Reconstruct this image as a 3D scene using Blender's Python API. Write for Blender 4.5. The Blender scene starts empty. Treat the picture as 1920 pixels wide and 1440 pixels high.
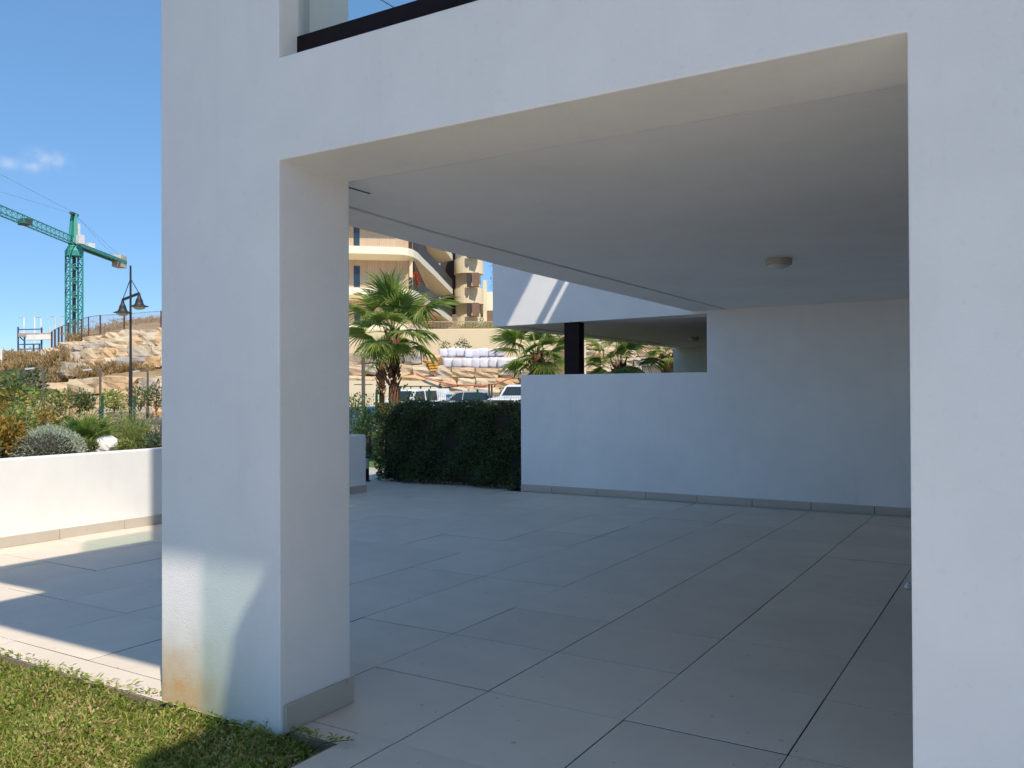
import bpy, bmesh, math, random
from mathutils import Vector, Matrix
import numpy as np
rnd = random.Random(7)
SC = bpy.context.scene
COL = SC.collection
R = math.radians

# ------------------------------------------------------------------ camera
F, YAW, PITCH, ROLL = 1596.1, -0.5463, 0.0079, -0.0042      # focal in px of a 1920 wide frame
CAM = Vector((3.881, -2.169, 1.5366))
fwd = Vector((math.sin(YAW)*math.cos(PITCH), math.cos(YAW)*math.cos(PITCH), math.sin(PITCH)))
rgt = Vector((math.cos(YAW), -math.sin(YAW), 0)); upv = rgt.cross(fwd)
r2 = rgt*math.cos(ROLL) + upv*math.sin(ROLL); u2 = upv*math.cos(ROLL) - rgt*math.sin(ROLL)
cd = bpy.data.cameras.new('camera'); cam = bpy.data.objects.new('camera', cd); COL.objects.link(cam)
cd.sensor_width = 36; cd.lens = 36*F/1920; cd.clip_start = 0.05; cd.clip_end = 6000
mw = Matrix((r2, u2, -fwd)).transposed().to_4x4(); mw.translation = CAM
cam.matrix_world = mw; SC.camera = cam

def at(u, v, D=None, Y=None, Z=None):
    """survey helper: the point seen at (u,v) of the photograph at horizontal distance D, or on a plane"""
    d = r2*((u-960)/F) + u2*((720-v)/F) + fwd
    if D is not None: t = D/math.hypot(d.x, d.y)
    elif Y is not None: t = (Y-CAM.y)/d.y
    else: t = (Z-CAM.z)/d.z
    return CAM + d*t
def px(n, D): return n*D/F

# ------------------------------------------------------------------ sky, sun, exposure
SUN_EL, SUN_AZ = R(52.5), R(125.2)
W = bpy.data.worlds.new('World'); SC.world = W; W.use_nodes = True
wn, wl = W.node_tree.nodes, W.node_tree.links
sky = wn.new('ShaderNodeTexSky'); sky.sky_type = 'NISHITA'; sky.sun_disc = False
sky.sun_elevation = SUN_EL; sky.sun_rotation = SUN_AZ
sky.air_density = 1.0; sky.dust_density = 0.0; sky.ozone_density = 10; sky.altitude = 4000
bg = wn['Background']; bg.inputs[1].default_value = 0.1
# camera-like tone response of the whole sky, the same in every direction
sg = wn.new('ShaderNodeGamma'); sg.inputs[1].default_value = .5; wl.new(sky.outputs[0], sg.inputs[0])
sh = wn.new('ShaderNodeHueSaturation'); sh.inputs['Saturation'].default_value = 1.31; sh.inputs['Value'].default_value = 2.75; wl.new(sg.outputs[0], sh.inputs['Color'])
# one thin wisp of cloud, fixed to its direction in the sky
tc = wn.new('ShaderNodeTexCoord')
def wisp(u, v, sx, sy):
    c = (at(u, v, D=1.0) - CAM).normalized(); e = c.cross(Vector((0, 0, 1))).normalized(); n = e.cross(c).normalized()
    outs = []
    for ax, s in ((e, sx), (n, sy)):
        dp = wn.new('ShaderNodeVectorMath'); dp.operation = 'DOT_PRODUCT'; dp.inputs[1].default_value = ax
        wl.new(tc.outputs['Generated'], dp.inputs[0])
        sc = wn.new('ShaderNodeMath'); sc.operation = 'MULTIPLY'; sc.inputs[1].default_value = 1/s; wl.new(dp.outputs['Value'], sc.inputs[0])
        sq = wn.new('ShaderNodeMath'); sq.operation = 'POWER'; sq.inputs[1].default_value = 2
        ab = wn.new('ShaderNodeMath'); ab.operation = 'ABSOLUTE'; wl.new(sc.outputs[0], ab.inputs[0]); wl.new(ab.outputs[0], sq.inputs[0])
        outs.append(sq)
    fr = wn.new('ShaderNodeVectorMath'); fr.operation = 'DOT_PRODUCT'; fr.inputs[1].default_value = c; wl.new(tc.outputs['Generated'], fr.inputs[0])
    gt = wn.new('ShaderNodeMath'); gt.operation = 'GREATER_THAN'; gt.inputs[1].default_value = 0; wl.new(fr.outputs['Value'], gt.inputs[0])
    ad = wn.new('ShaderNodeMath'); ad.operation = 'ADD'; wl.new(outs[0].outputs[0], ad.inputs[0]); wl.new(outs[1].outputs[0], ad.inputs[1])
    ng = wn.new('ShaderNodeMath'); ng.operation = 'MULTIPLY'; ng.inputs[1].default_value = -1; wl.new(ad.outputs[0], ng.inputs[0])
    ex = wn.new('ShaderNodeMath'); ex.operation = 'EXPONENT'; wl.new(ng.outputs[0], ex.inputs[0])
    m = wn.new('ShaderNodeMath'); m.operation = 'MULTIPLY'; wl.new(ex.outputs[0], m.inputs[0]); wl.new(gt.outputs[0], m.inputs[1])
    return m
wa = wisp(40, 308, .028, .0055); wb = wisp(92, 298, .018, .007)
wm = wn.new('ShaderNodeMath'); wm.operation = 'MAXIMUM'; wl.new(wa.outputs[0], wm.inputs[0]); wl.new(wb.outputs[0], wm.inputs[1])
wz = wn.new('ShaderNodeTexNoise'); wz.inputs['Scale'].default_value = 55; wz.inputs['Detail'].default_value = 5; wl.new(tc.outputs['Generated'], wz.inputs['Vector'])
wr = wn.new('ShaderNodeMapRange'); wr.inputs[1].default_value = .35; wr.inputs[2].default_value = .7; wl.new(wz.outputs['Fac'], wr.inputs[0])
wp = wn.new('ShaderNodeMath'); wp.operation = 'MULTIPLY'; wl.new(wm.outputs[0], wp.inputs[0]); wl.new(wr.outputs[0], wp.inputs[1])
wq = wn.new('ShaderNodeMath'); wq.operation = 'MULTIPLY'; wq.inputs[1].default_value = .55; wl.new(wp.outputs[0], wq.inputs[0])
cm = wn.new('ShaderNodeMix'); cm.data_type = 'RGBA'; wl.new(wq.outputs[0], cm.inputs[0]); wl.new(sh.outputs[0], cm.inputs[6]); cm.inputs[7].default_value = (6, 6.3, 7, 1)
wl.new(cm.outputs[2], bg.inputs[0])

sd = bpy.data.lights.new('sun', 'SUN'); sun = bpy.data.objects.new('sun', sd); COL.objects.link(sun)
sd.energy = 3.65; sd.angle = R(0.53); sd.color = (1.0, 0.905, 0.765)
to_sun = Vector((math.sin(SUN_AZ)*math.cos(SUN_EL), math.cos(SUN_AZ)*math.cos(SUN_EL), math.sin(SUN_EL)))
sun.rotation_euler = to_sun.to_track_quat('Z', 'Y').to_euler()
KX, KY = to_sun.x/to_sun.z, to_sun.y/to_sun.z                # horizontal run of a sun ray per metre of height
vs = SC.view_settings; vs.view_transform = 'Standard'; vs.look = 'None'; vs.exposure = 0.54; vs.gamma = 1; vs.use_curve_mapping = False
SC.cycles.max_bounces = 7; SC.cycles.diffuse_bounces = 6; SC.cycles.glossy_bounces = 2; SC.cycles.transmission_bounces = 2; SC.cycles.transparent_max_bounces = 24
SC.cycles.use_denoising = True; SC.cycles.use_adaptive_sampling = True; SC.cycles.adaptive_threshold = .025; SC.cycles.adaptive_min_samples = 20

# ------------------------------------------------------------------ materials
def new_mat(name):
    m = bpy.data.materials.new(name); m.use_nodes = True; n = m.node_tree.nodes
    return m, n, m.node_tree.links, n['Principled BSDF']
def ramp(n, stops):
    r = n.new('ShaderNodeValToRGB'); e = r.color_ramp.elements
    while len(e) < len(stops): e.new(.5)
    for i, (p, c) in enumerate(stops): e[i].position = p; e[i].color = (*c, 1)
    return r
def noise(n, l, scale, detail=4, rough=.55, coord='Object', vec=None, stretch=None):
    t = n.new('ShaderNodeTexCoord'); x = n.new('ShaderNodeTexNoise')
    x.inputs['Scale'].default_value = scale; x.inputs['Detail'].default_value = detail; x.inputs['Roughness'].default_value = rough
    src = t.outputs[coord]
    if stretch:
        mp = n.new('ShaderNodeMapping'); mp.inputs['Scale'].default_value = stretch; l.new(src, mp.inputs[0]); src = mp.outputs[0]
    l.new(src, x.inputs['Vector']); return x
def mat(name, c1, c2=None, rough=.7, scale=3, bump=0, bscale=60, metal=0, spec=.4, rvar=0, coord='Object', stretch=None, detail=5):
    """two-tone procedural surface; rvar adds a per-object shift in value"""
    m, n, l, b = new_mat(name)
    b.inputs['Roughness'].default_value = rough; b.inputs['Metallic'].default_value = metal; b.inputs['Specular IOR Level'].default_value = spec
    c2 = c2 or tuple(x*.82 for x in c1)
    nz = noise(n, l, scale, detail, coord=coord, stretch=stretch); rp = ramp(n, [(.35, c2), (.65, c1)]); l.new(nz.outputs['Fac'], rp.inputs[0])
    out = rp.outputs[0]
    if rvar:
        oi = n.new('ShaderNodeObjectInfo'); mr = n.new('ShaderNodeMapRange'); mr.inputs[3].default_value = 1-rvar; mr.inputs[4].default_value = 1+rvar
        l.new(oi.outputs['Random'], mr.inputs[0]); hv = n.new('ShaderNodeHueSaturation'); l.new(mr.outputs[0], hv.inputs['Value']); l.new(out, hv.inputs['Color']); out = hv.outputs[0]
    l.new(out, b.inputs['Base Color'])
    if bump:
        bz = noise(n, l, bscale, 6, .6, coord=coord); bp = n.new('ShaderNodeBump'); bp.inputs['Strength'].default_value = bump; bp.inputs['Distance'].default_value = .02
        l.new(bz.outputs['Fac'], bp.inputs['Height']); l.new(bp.outputs[0], b.inputs['Normal'])
    return m
def leaf_mat(name, stops, trans=.35, rough=.5, spec=.35, attr=True):
    """leaf colour from a per-leaf attribute 'tone' so single leaves differ; light also passes through"""
    m, n, l, b = new_mat(name)
    rp = ramp(n, stops)
    if attr:
        a = n.new('ShaderNodeAttribute'); a.attribute_name = 'tone'; l.new(a.outputs['Fac'], rp.inputs[0])
    else:
        oi = n.new('ShaderNodeObjectInfo'); l.new(oi.outputs['Random'], rp.inputs[0])
    b.inputs['Roughness'].default_value = rough; b.inputs['Specular IOR Level'].default_value = spec
    l.new(rp.outputs[0], b.inputs['Base Color'])
    t = n.new('ShaderNodeBsdfTranslucent'); hs = n.new('ShaderNodeHueSaturation'); hs.inputs['Value'].default_value = 1.3; hs.inputs['Saturation'].default_value = 1.1
    l.new(rp.outputs[0], hs.inputs['Color']); l.new(hs.outputs[0], t.inputs[0])
    mx = n.new('ShaderNodeMixShader'); mx.inputs[0].default_value = trans; l.new(b.outputs[0], mx.inputs[1]); l.new(t.outputs[0], mx.inputs[2])
    l.new(mx.outputs[0], n['Material Output'].inputs[0]); return m
def glass_mat(name, tint, refl=.06):
    m, n, l, b = new_mat(name)
    tr = n.new('ShaderNodeBsdfTransparent'); tr.inputs[0].default_value = (*tint, 1)
    gl = n.new('ShaderNodeBsdfGlossy'); gl.inputs['Roughness'].default_value = .02
    lwt = n.new('ShaderNodeLayerWeight'); lwt.inputs[0].default_value = .5
    pw_ = n.new('ShaderNodeMath'); pw_.operation = 'POWER'; pw_.inputs[1].default_value = 4; l.new(lwt.outputs['Facing'], pw_.inputs[0])
    fr = n.new('ShaderNodeMath'); fr.operation = 'MULTIPLY_ADD'; fr.inputs[1].default_value = .7; fr.inputs[2].default_value = .03; l.new(pw_.outputs[0], fr.inputs[0])
    nz = noise(n, l, 1.5); rp = ramp(n, [(0, (1, 1, 1)), (1, (.92, .92, .92))]); l.new(nz.outputs['Fac'], rp.inputs[0]); l.new(rp.outputs[0], gl.inputs[0])
    mx = n.new('ShaderNodeMixShader'); l.new(fr.outputs[0], mx.inputs[0]); l.new(tr.outputs[0], mx.inputs[1]); l.new(gl.outputs[0], mx.inputs[2])
    l.new(mx.outputs[0], n['Material Output'].inputs[0]); return m

def plaster_mat(name, base, stain=False):
    m, n, l, b = new_mat(name)
    b.inputs['Roughness'].default_value = .62; b.inputs['Specular IOR Level'].default_value = .3
    g = noise(n, l, .9, 3, .6); rp = ramp(n, [(.3, tuple(x*.93 for x in base)), (.7, base)]); l.new(g.outputs['Fac'], rp.inputs[0])
    out = rp.outputs[0]
    # fine specks of dirt
    sp = noise(n, l, 38, 0, .5); sr = ramp(n, [(.0, (0, 0, 0)), (.74, (0, 0, 0)), (.80, (1, 1, 1))]); l.new(sp.outputs['Fac'], sr.inputs[0])
    mx0 = n.new('ShaderNodeMix'); mx0.data_type = 'RGBA'; sm = n.new('ShaderNodeMath'); sm.operation = 'MULTIPLY'; sm.inputs[1].default_value = .05
    l.new(sr.outputs[0], sm.inputs[0]); l.new(sm.outputs[0], mx0.inputs[0]); l.new(out, mx0.inputs[6]); mx0.inputs[7].default_value = (.35, .33, .29, 1); out = mx0.outputs[2]
    st_ = noise(n, l, 1.6, 3, .6, stretch=(5, 5, .35)); sr_ = n.new('ShaderNodeMapRange'); sr_.inputs[1].default_value = .55; sr_.inputs[2].default_value = .78; sr_.inputs[4].default_value = .065; l.new(st_.outputs['Fac'], sr_.inputs[0])
    mxs = n.new('ShaderNodeMix'); mxs.data_type = 'RGBA'; l.new(sr_.outputs[0], mxs.inputs[0]); l.new(out, mxs.inputs[6]); mxs.inputs[7].default_value = (.42, .41, .36, 1); out = mxs.outputs[2]
    mo = noise(n, l, 4.5, 2, .6); mr_ = n.new('ShaderNodeMapRange'); mr_.inputs[1].default_value = .3; mr_.inputs[2].default_value = .7; mr_.inputs[3].default_value = .965; mr_.inputs[4].default_value = 1.0; l.new(mo.outputs['Fac'], mr_.inputs[0])
    hm = n.new('ShaderNodeHueSaturation'); l.new(mr_.outputs[0], hm.inputs['Value']); l.new(out, hm.inputs['Color']); out = hm.outputs[0]
    if stain:                                                # rust-coloured damp splash and algae at the foot of the pillar
        t = n.new('ShaderNodeTexCoord'); se = n.new('ShaderNodeSeparateXYZ'); l.new(t.outputs['Object'], se.inputs[0])
        wob = noise(n, l, 7, 5, .6)
        def band(zc, amp, k):
            a = n.new('ShaderNodeMath'); a.operation = 'MULTIPLY_ADD'; a.inputs[1].default_value = amp; l.new(wob.outputs['Fac'], a.inputs[0]); l.new(se.outputs['Z'], a.inputs[2])
            r = n.new('ShaderNodeMapRange'); r.inputs[1].default_value = zc; r.inputs[2].default_value = zc-k; l.new(a.outputs[0], r.inputs[0]); return r
        def xband(x0, x1):
            r = n.new('ShaderNodeMapRange'); r.interpolation_type = 'SMOOTHSTEP'; r.inputs[1].default_value = x1; r.inputs[2].default_value = x0; l.new(se.outputs['X'], r.inputs[0]); return r
        # algae, wide
        al = band(.62, .25, .5); xa = xband(.35, 1.2)
        am = n.new('ShaderNodeMath'); am.operation = 'MULTIPLY'; l.new(al.outputs[0], am.inputs[0]); l.new(xa.outputs[0], am.inputs[1])
        a2 = n.new('ShaderNodeMath'); a2.operation = 'MULTIPLY'; a2.inputs[1].default_value = .8; l.new(am.outputs[0], a2.inputs[0])
        m1 = n.new('ShaderNodeMix'); m1.data_type = 'RGBA'; l.new(a2.outputs[0], m1.inputs[0]); l.new(out, m1.inputs[6]); m1.inputs[7].default_value = (.50, .47, .33, 1)
        ru = band(.46, .24, .26); xr = xband(.30, .75)
        rm = n.new('ShaderNodeMath'); rm.operation = 'MULTIPLY'; l.new(ru.outputs[0], rm.inputs[0]); l.new(xr.outputs[0], rm.inputs[1])
        fine = noise(n, l, 16, 6, .65); fr2 = n.new('ShaderNodeMapRange'); fr2.inputs[1].default_value = .3; fr2.inputs[2].default_value = .62; fr2.inputs[3].default_value = .55; l.new(fine.outputs['Fac'], fr2.inputs[0])
        rm2 = n.new('ShaderNodeMath'); rm2.operation = 'MULTIPLY'; l.new(rm.outputs[0], rm2.inputs[0]); l.new(fr2.outputs[0], rm2.inputs[1])
        m2 = n.new('ShaderNodeMix'); m2.data_type = 'RGBA'; l.new(rm2.outputs[0], m2.inputs[0]); l.new(m1.outputs[2], m2.inputs[6]); m2.inputs[7].default_value = (.62, .39, .17, 1)
        out = m2.outputs[2]
    l.new(out, b.inputs['Base Color'])
    f1 = noise(n, l, 140, 1, .6); f2 = noise(n, l, 6, 1, .5)
    ad = n.new('ShaderNodeMath'); ad.operation = 'MULTIPLY_ADD'; ad.inputs[1].default_value = 1.6; l.new(f2.outputs['Fac'], ad.inputs[0]); l.new(f1.outputs['Fac'], ad.inputs[2])
    bp = n.new('ShaderNodeBump'); bp.inputs['Strength'].default_value = .22; bp.inputs['Distance'].default_value = .006; l.new(ad.outputs[0], bp.inputs['Height']); l.new(bp.outputs[0], b.inputs['Normal'])
    return m

M = {}
M['plaster'] = plaster_mat('white_plaster', (.86, .845, .82), True)
M['plaster2'] = plaster_mat('white_plaster_walls', (.87, .855, .835))
def tile_mat(name, base, rough):
    m, n, l, b = new_mat(name)
    oi = n.new('ShaderNodeObjectInfo')
    t = n.new('ShaderNodeTexCoord'); of = n.new('ShaderNodeVectorMath'); of.operation = 'MULTIPLY_ADD'; of.inputs[1].default_value = (1, 1, 1)
    cx = n.new('ShaderNodeCombineXYZ'); mu = n.new('ShaderNodeMath'); mu.operation = 'MULTIPLY'; mu.inputs[1].default_value = 40; l.new(oi.outputs['Random'], mu.inputs[0]); l.new(mu.outputs[0], cx.inputs[0]); l.new(mu.outputs[0], cx.inputs[1])
    l.new(t.outputs['Object'], of.inputs[0]); l.new(cx.outputs[0], of.inputs[2])
    z = n.new('ShaderNodeTexNoise'); z.inputs['Scale'].default_value = 2.2; z.inputs['Detail'].default_value = 7; z.inputs['Roughness'].default_value = .62; l.new(of.outputs[0], z.inputs['Vector'])
    rp = ramp(n, [(.3, tuple(x*.90 for x in base)), (.7, base)]); l.new(z.outputs['Fac'], rp.inputs[0])
    mr = n.new('ShaderNodeMapRange'); mr.inputs[3].default_value = .95; mr.inputs[4].default_value = 1.035; l.new(oi.outputs['Random'], mr.inputs[0])
    hv = n.new('ShaderNodeHueSaturation'); l.new(mr.outputs[0], hv.inputs['Value']); l.new(rp.outputs[0], hv.inputs['Color']); ge = n.new('ShaderNodeNewGeometry')
    dn = n.new('ShaderNodeTexNoise'); dn.inputs['Scale'].default_value = 1.3; dn.inputs['Detail'].default_value = 4; dn.inputs['Roughness'].default_value = .65; l.new(ge.outputs['Position'], dn.inputs['Vector'])
    dr_ = n.new('ShaderNodeMapRange'); dr_.inputs[1].default_value = .52; dr_.inputs[2].default_value = .75; dr_.inputs[4].default_value = .13; l.new(dn.outputs['Fac'], dr_.inputs[0])
    dm = n.new('ShaderNodeMix'); dm.data_type = 'RGBA'; l.new(dr_.outputs[0], dm.inputs[0]); l.new(hv.outputs[0], dm.inputs[6]); dm.inputs[7].default_value = (.34, .31, .27, 1)
    sn = n.new('ShaderNodeTexNoise'); sn.inputs['Scale'].default_value = 26; sn.inputs['Detail'].default_value = 0; l.new(ge.outputs['Position'], sn.inputs['Vector'])
    sr2 = n.new('ShaderNodeMapRange'); sr2.inputs[1].default_value = .80; sr2.inputs[2].default_value = .84; sr2.inputs[4].default_value = .35; l.new(sn.outputs['Fac'], sr2.inputs[0])
    dm2 = n.new('ShaderNodeMix'); dm2.data_type = 'RGBA'; l.new(sr2.outputs[0], dm2.inputs[0]); l.new(dm.outputs[2], dm2.inputs[6]); dm2.inputs[7].default_value = (.14, .12, .10, 1)
    l.new(dm2.outputs[2], b.inputs['Base Color'])
    g = n.new('ShaderNodeTexNoise'); g.inputs['Scale'].default_value = 5; g.inputs['Detail'].default_value = 6; l.new(of.outputs[0], g.inputs['Vector'])
    rr = n.new('ShaderNodeMapRange'); rr.inputs[3].default_value = rough-.08; rr.inputs[4].default_value = rough+.12; l.new(g.outputs['Fac'], rr.inputs[0]); l.new(rr.outputs[0], b.inputs['Roughness'])
    b.inputs['Specular IOR Level'].default_value = .32
    return m
M['tile'] = tile_mat('porcelain_tile', (.69, .60, .495), .55)
M['edging'] = mat('dirty_mortar_edge', (.30, .24, .17), (.20, .15, .10), rough=.95, scale=9)
M['deck'] = mat('bounce_deck_paving', (.70, .64, .56), (.65, .59, .51), rough=.6, scale=1.5)
M['skirt'] = tile_mat('skirting_tile', (.55, .49, .415), .5)
M['joint'] = mat('dark_joint', (.05, .05, .05), rough=.9)
M['steel'] = mat('dark_brown_steel', (.018, .009, .010), (.013, .007, .008), rough=.6, scale=8, bump=.1, spec=.15)
M['lampwhite'] = mat('lamp_housing', (.42, .41, .33), rough=.5)
M['diffuser'] = mat('lamp_diffuser', (.6, .6, .58), rough=.35)
M['darkglass'] = mat('dark_door_glass', (.02, .025, .03), rough=.08, spec=.6)
M['alu'] = mat('grey_frame', (.08, .08, .085), rough=.45)
M['glass'] = glass_mat('balustrade_glass', (.95, .98, .965))
M['tintglass'] = glass_mat('green_tinted_glass', (.77, .86, .80))
M['soil'] = mat('planter_soil', (.10, .045, .025), (.06, .03, .02), rough=.95, scale=8, bump=.6, bscale=30)
M['lawnsoil'] = mat('lawn_soil', (.17, .14, .06), (.10, .08, .035), rough=.95, scale=14, bump=.4, bscale=60)
M['ground'] = mat('dry_ground', (.30, .23, .14), (.20, .15, .09), rough=.95, scale=.35, bump=.5, bscale=4)
M['hill'] = mat('dry_hill_earth', (.34, .25, .14), (.22, .15, .08), rough=.95, scale=.5, bump=.8, bscale=3)
M['asphalt'] = mat('asphalt', (.06, .06, .06), rough=.9, scale=2, bump=.2)
M['concrete'] = mat('path_concrete', (.45, .43, .40), rough=.85, scale=2, bump=.2)
def rock_mat(name, cols):
    m, n, l, b = new_mat(name); b.inputs['Roughness'].default_value = .9; b.inputs['Specular IOR Level'].default_value = .2
    oi = n.new('ShaderNodeObjectInfo'); rp = ramp(n, [(i/(len(cols)-1), c) for i, c in enumerate(cols)]); l.new(oi.outputs['Random'], rp.inputs[0])
    t = n.new('ShaderNodeTexCoord'); ge = n.new('ShaderNodeNewGeometry')
    z = n.new('ShaderNodeTexNoise'); z.inputs['Scale'].default_value = 1.6; z.inputs['Detail'].default_value = 8; z.inputs['Roughness'].default_value = .68; l.new(ge.outputs['Position'], z.inputs['Vector'])
    r2_ = ramp(n, [(.30, (.74, .70, .66)), (.5, (1, 1, 1)), (.70, (1.0, .88, .72))]); l.new(z.outputs['Fac'], r2_.inputs[0])
    mx = n.new('ShaderNodeMix'); mx.data_type = 'RGBA'; mx.blend_type = 'MULTIPLY'; mx.inputs[0].default_value = 1; l.new(rp.outputs[0], mx.inputs[6]); l.new(r2_.outputs[0], mx.inputs[7]); l.new(mx.outputs[2], b.inputs['Base Color'])
    bz = n.new('ShaderNodeTexNoise'); bz.inputs['Scale'].default_value = 3.5; bz.inputs['Detail'].default_value = 8; l.new(ge.outputs['Position'], bz.inputs['Vector'])
    bp = n.new('ShaderNodeBump'); bp.inputs['Strength'].default_value = 1; bp.inputs['Distance'].default_value = .10; l.new(bz.outputs['Fac'], bp.inputs['Height']); l.new(bp.outputs[0], b.inputs['Normal'])
    return m
M['rock'] = rock_mat('sandstone_boulder', [(.54, .44, .30), (.55, .37, .21), (.49, .43, .34), (.62, .51, .36), (.36, .34, .32), (.57, .40, .24), (.60, .53, .41)])
M['whiterock'] = mat('white_rock', (.86, .85, .82), (.74, .72, .68), rough=.85, scale=6, bump=.3, bscale=14)
M['palm'] = leaf_mat('palm_fan_leaf', [(0, (.15, .21, .05)), (.35, (.25, .33, .085)), (.7, (.34, .41, .13)), (1, (.52, .50, .22))], .45, .38, .5)
M['petiole'] = mat('palm_petiole', (.20, .21, .07), (.14, .15, .05), rough=.6)
M['palmtrunk'] = mat('palm_trunk_fibre', (.24, .11, .055), (.10, .05, .03), rough=.95, scale=9, bump=1, bscale=22, stretch=(1, 1, .35))
M['hedge'] = leaf_mat('hedge_leaf', [(0, (.035, .065, .02)), (.5, (.06, .10, .028)), (.86, (.09, .135, .04)), (.93, (.17, .10, .045)), (1, (.26, .14, .07))], .25, .35, .5)
M['hedgecore'] = mat('hedge_twigs', (.03, .025, .015), rough=.95)
M['santolina'] = leaf_mat('grey_green_leaf', [(0, (.30, .35, .26)), (1, (.50, .55, .44))], .2, .8, .2)
M['grass'] = leaf_mat('lawn_blade', [(0, (.14, .17, .032)), (.45, (.30, .38, .08)), (.68, (.45, .48, .12)), (.80, (.58, .45, .21)), (1, (.66, .50, .28))], .45, .6, .3)
M['drygrass'] = leaf_mat('dry_grass_blade', [(0, (.30, .20, .10)), (.5, (.42, .30, .15)), (1, (.50, .38, .21))], .25, .8, .1)
M['shrub'] = leaf_mat('green_shrub_leaf', [(0, (.075, .115, .03)), (.6, (.15, .20, .055)), (1, (.25, .29, .10))], .35, .5, .3)
M['yellowgreen'] = leaf_mat('yellow_green_leaf', [(0, (.15, .20, .045)), (.6, (.28, .33, .09)), (1, (.42, .43, .15))], .4, .6, .3)
M['darkshrub'] = leaf_mat('dark_shrub_leaf', [(0, (.06, .09, .05)), (1, (.15, .20, .12))], .3, .55, .3)
M['orangeleaf'] = leaf_mat('orange_yellow_leaf', [(0, (.10, .13, .03)), (.45, (.25, .20, .05)), (.75, (.50, .26, .05)), (1, (.58, .36, .10))], .3, .6, .2)
M['redflower'] = leaf_mat('red_flower', [(0, (.10, .12, .04)), (.3, (.50, .08, .03)), (1, (.65, .14, .07))], .3, .6, .2)
M['bark'] = mat('shrub_bark', (.12, .08, .05), rough=.95, scale=20, bump=.6)
M['crane'] = mat('green_crane_paint', (.055, .33, .27), (.045, .28, .23), rough=.5, scale=2)
M['cranedark'] = mat('dark_crane_steel', (.05, .09, .08), rough=.6)
M['counter'] = mat('counterweight_concrete', (.62, .54, .44), (.48, .40, .32), rough=.9, scale=1.2)
M['cabin'] = mat('white_cabin', (.75, .75, .74), rough=.5)
M['cable'] = mat('steel_cable', (.22, .24, .28), rough=.5)
M['lamppost'] = mat('dark_lamp_post', (.030, .026, .028), rough=.45, scale=5)
M['greypost'] = mat('grey_lamp_post', (.13, .11, .10), rough=.5, scale=4)
M['lampglass'] = mat('frosted_lamp_glass', (.72, .66, .58), rough=.4)
M['lamphead'] = mat('pale_lamp_head', (.55, .57, .58), rough=.4)
M['greenpost'] = mat('green_fence_paint', (.006, .085, .05), rough=.5, scale=4)
M['rustpost'] = mat('rusty_fence_post', (.10, .055, .04), rough=.9, scale=4)
def net_mat(name, col, alpha):
    m, n, l, b = new_mat(name); b.inputs['Roughness'].default_value = .9
    nz = noise(n, l, .6); rp = ramp(n, [(.3, tuple(x*.8 for x in col)), (.7, col)]); l.new(nz.outputs['Fac'], rp.inputs[0]); l.new(rp.outputs[0], b.inputs['Base Color']); b.inputs['Alpha'].default_value = alpha; return m
M['net'] = net_mat('wire_netting', (.35, .30, .27), .28)
M['scaffold'] = mat('scaffold_tube', (.07, .09, .14), rough=.5, metal=.3)
M['plank'] = mat('scaffold_plank', (.42, .30, .25), rough=.85)
M['white'] = mat('white_paint', (.78, .77, .74), rough=.6, scale=1)
M['cream'] = mat('cream_render', (.76, .65, .44), (.70, .60, .41), rough=.8, scale=.3)
M['creamslab'] = mat('cream_balcony_slab', (.85, .78, .62), (.82, .75, .59), rough=.75, scale=.3)
M['wood'] = mat('vertical_wood_cladding', (.62, .44, .30), (.50, .34, .22), rough=.7, scale=1.2, stretch=(9, 9, .25))
M['beigewall'] = mat('beige_retaining_wall', (.68, .56, .37), (.63, .52, .34), rough=.85, scale=.25, bump=.2, bscale=3)
M['darkrail'] = mat('dark_bronze_mesh', (.06, .045, .038), rough=.6)
M['windowglass'] = mat('dark_window', (.03, .035, .045), rough=.06, spec=.7)
M['brown'] = mat('brown_pillar', (.22, .14, .10), rough=.8)
M['railbar'] = mat('pale_bronze_rail', (.42, .33, .20), rough=.6)
M['bag'] = mat('white_woven_bag', (.66, .65, .72), (.56, .55, .63), rough=.75, scale=1.4, bump=.6, bscale=4, rvar=.08)
M['yellow'] = mat('orange_yellow_plastic', (.75, .36, .05), rough=.5)
M['redpipe'] = mat('orange_red_pipe', (.55, .16, .07), rough=.5)
M['silver'] = mat('silver_car_paint', (.48, .49, .52), rough=.3, metal=.15, scale=1)
M['vanwhite'] = mat('white_van_paint', (.72, .74, .76), rough=.25, scale=1)
M['vanblue'] = mat('blue_van_livery', (.02, .20, .45), rough=.3, scale=1)
M['bluecar'] = mat('blue_car_paint', (.03, .12, .26), rough=.25, scale=1)
M['tyre'] = mat('tyre_rubber', (.02, .02, .02), rough=.9)
M['rim'] = mat('alloy_rim', (.4, .4, .42), rough=.35, metal=.7)
M['chrome'] = mat('dark_grille', (.05, .05, .055), rough=.35)
M['headlight'] = mat('headlight_lens', (.55, .57, .6), rough=.1)
M['redlight'] = mat('tail_light', (.35, .03, .03), rough=.2)
M['plate'] = mat('number_plate', (.7, .7, .66), rough=.4)
M['bollardblack'] = mat('black_bollard', (.015, .015, .018), rough=.4)
M['court'] = mat('pale_green_panel', (.30, .48, .40), rough=.8)
M['lawnfar'] = mat('far_lawn', (.10, .17, .03), (.07, .12, .02), rough=.95, scale=5, bump=.4, bscale=30)
M['hazehill'] = mat('pale_far_hill', (.30, .28, .25), rough=1, scale=.02)

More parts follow.
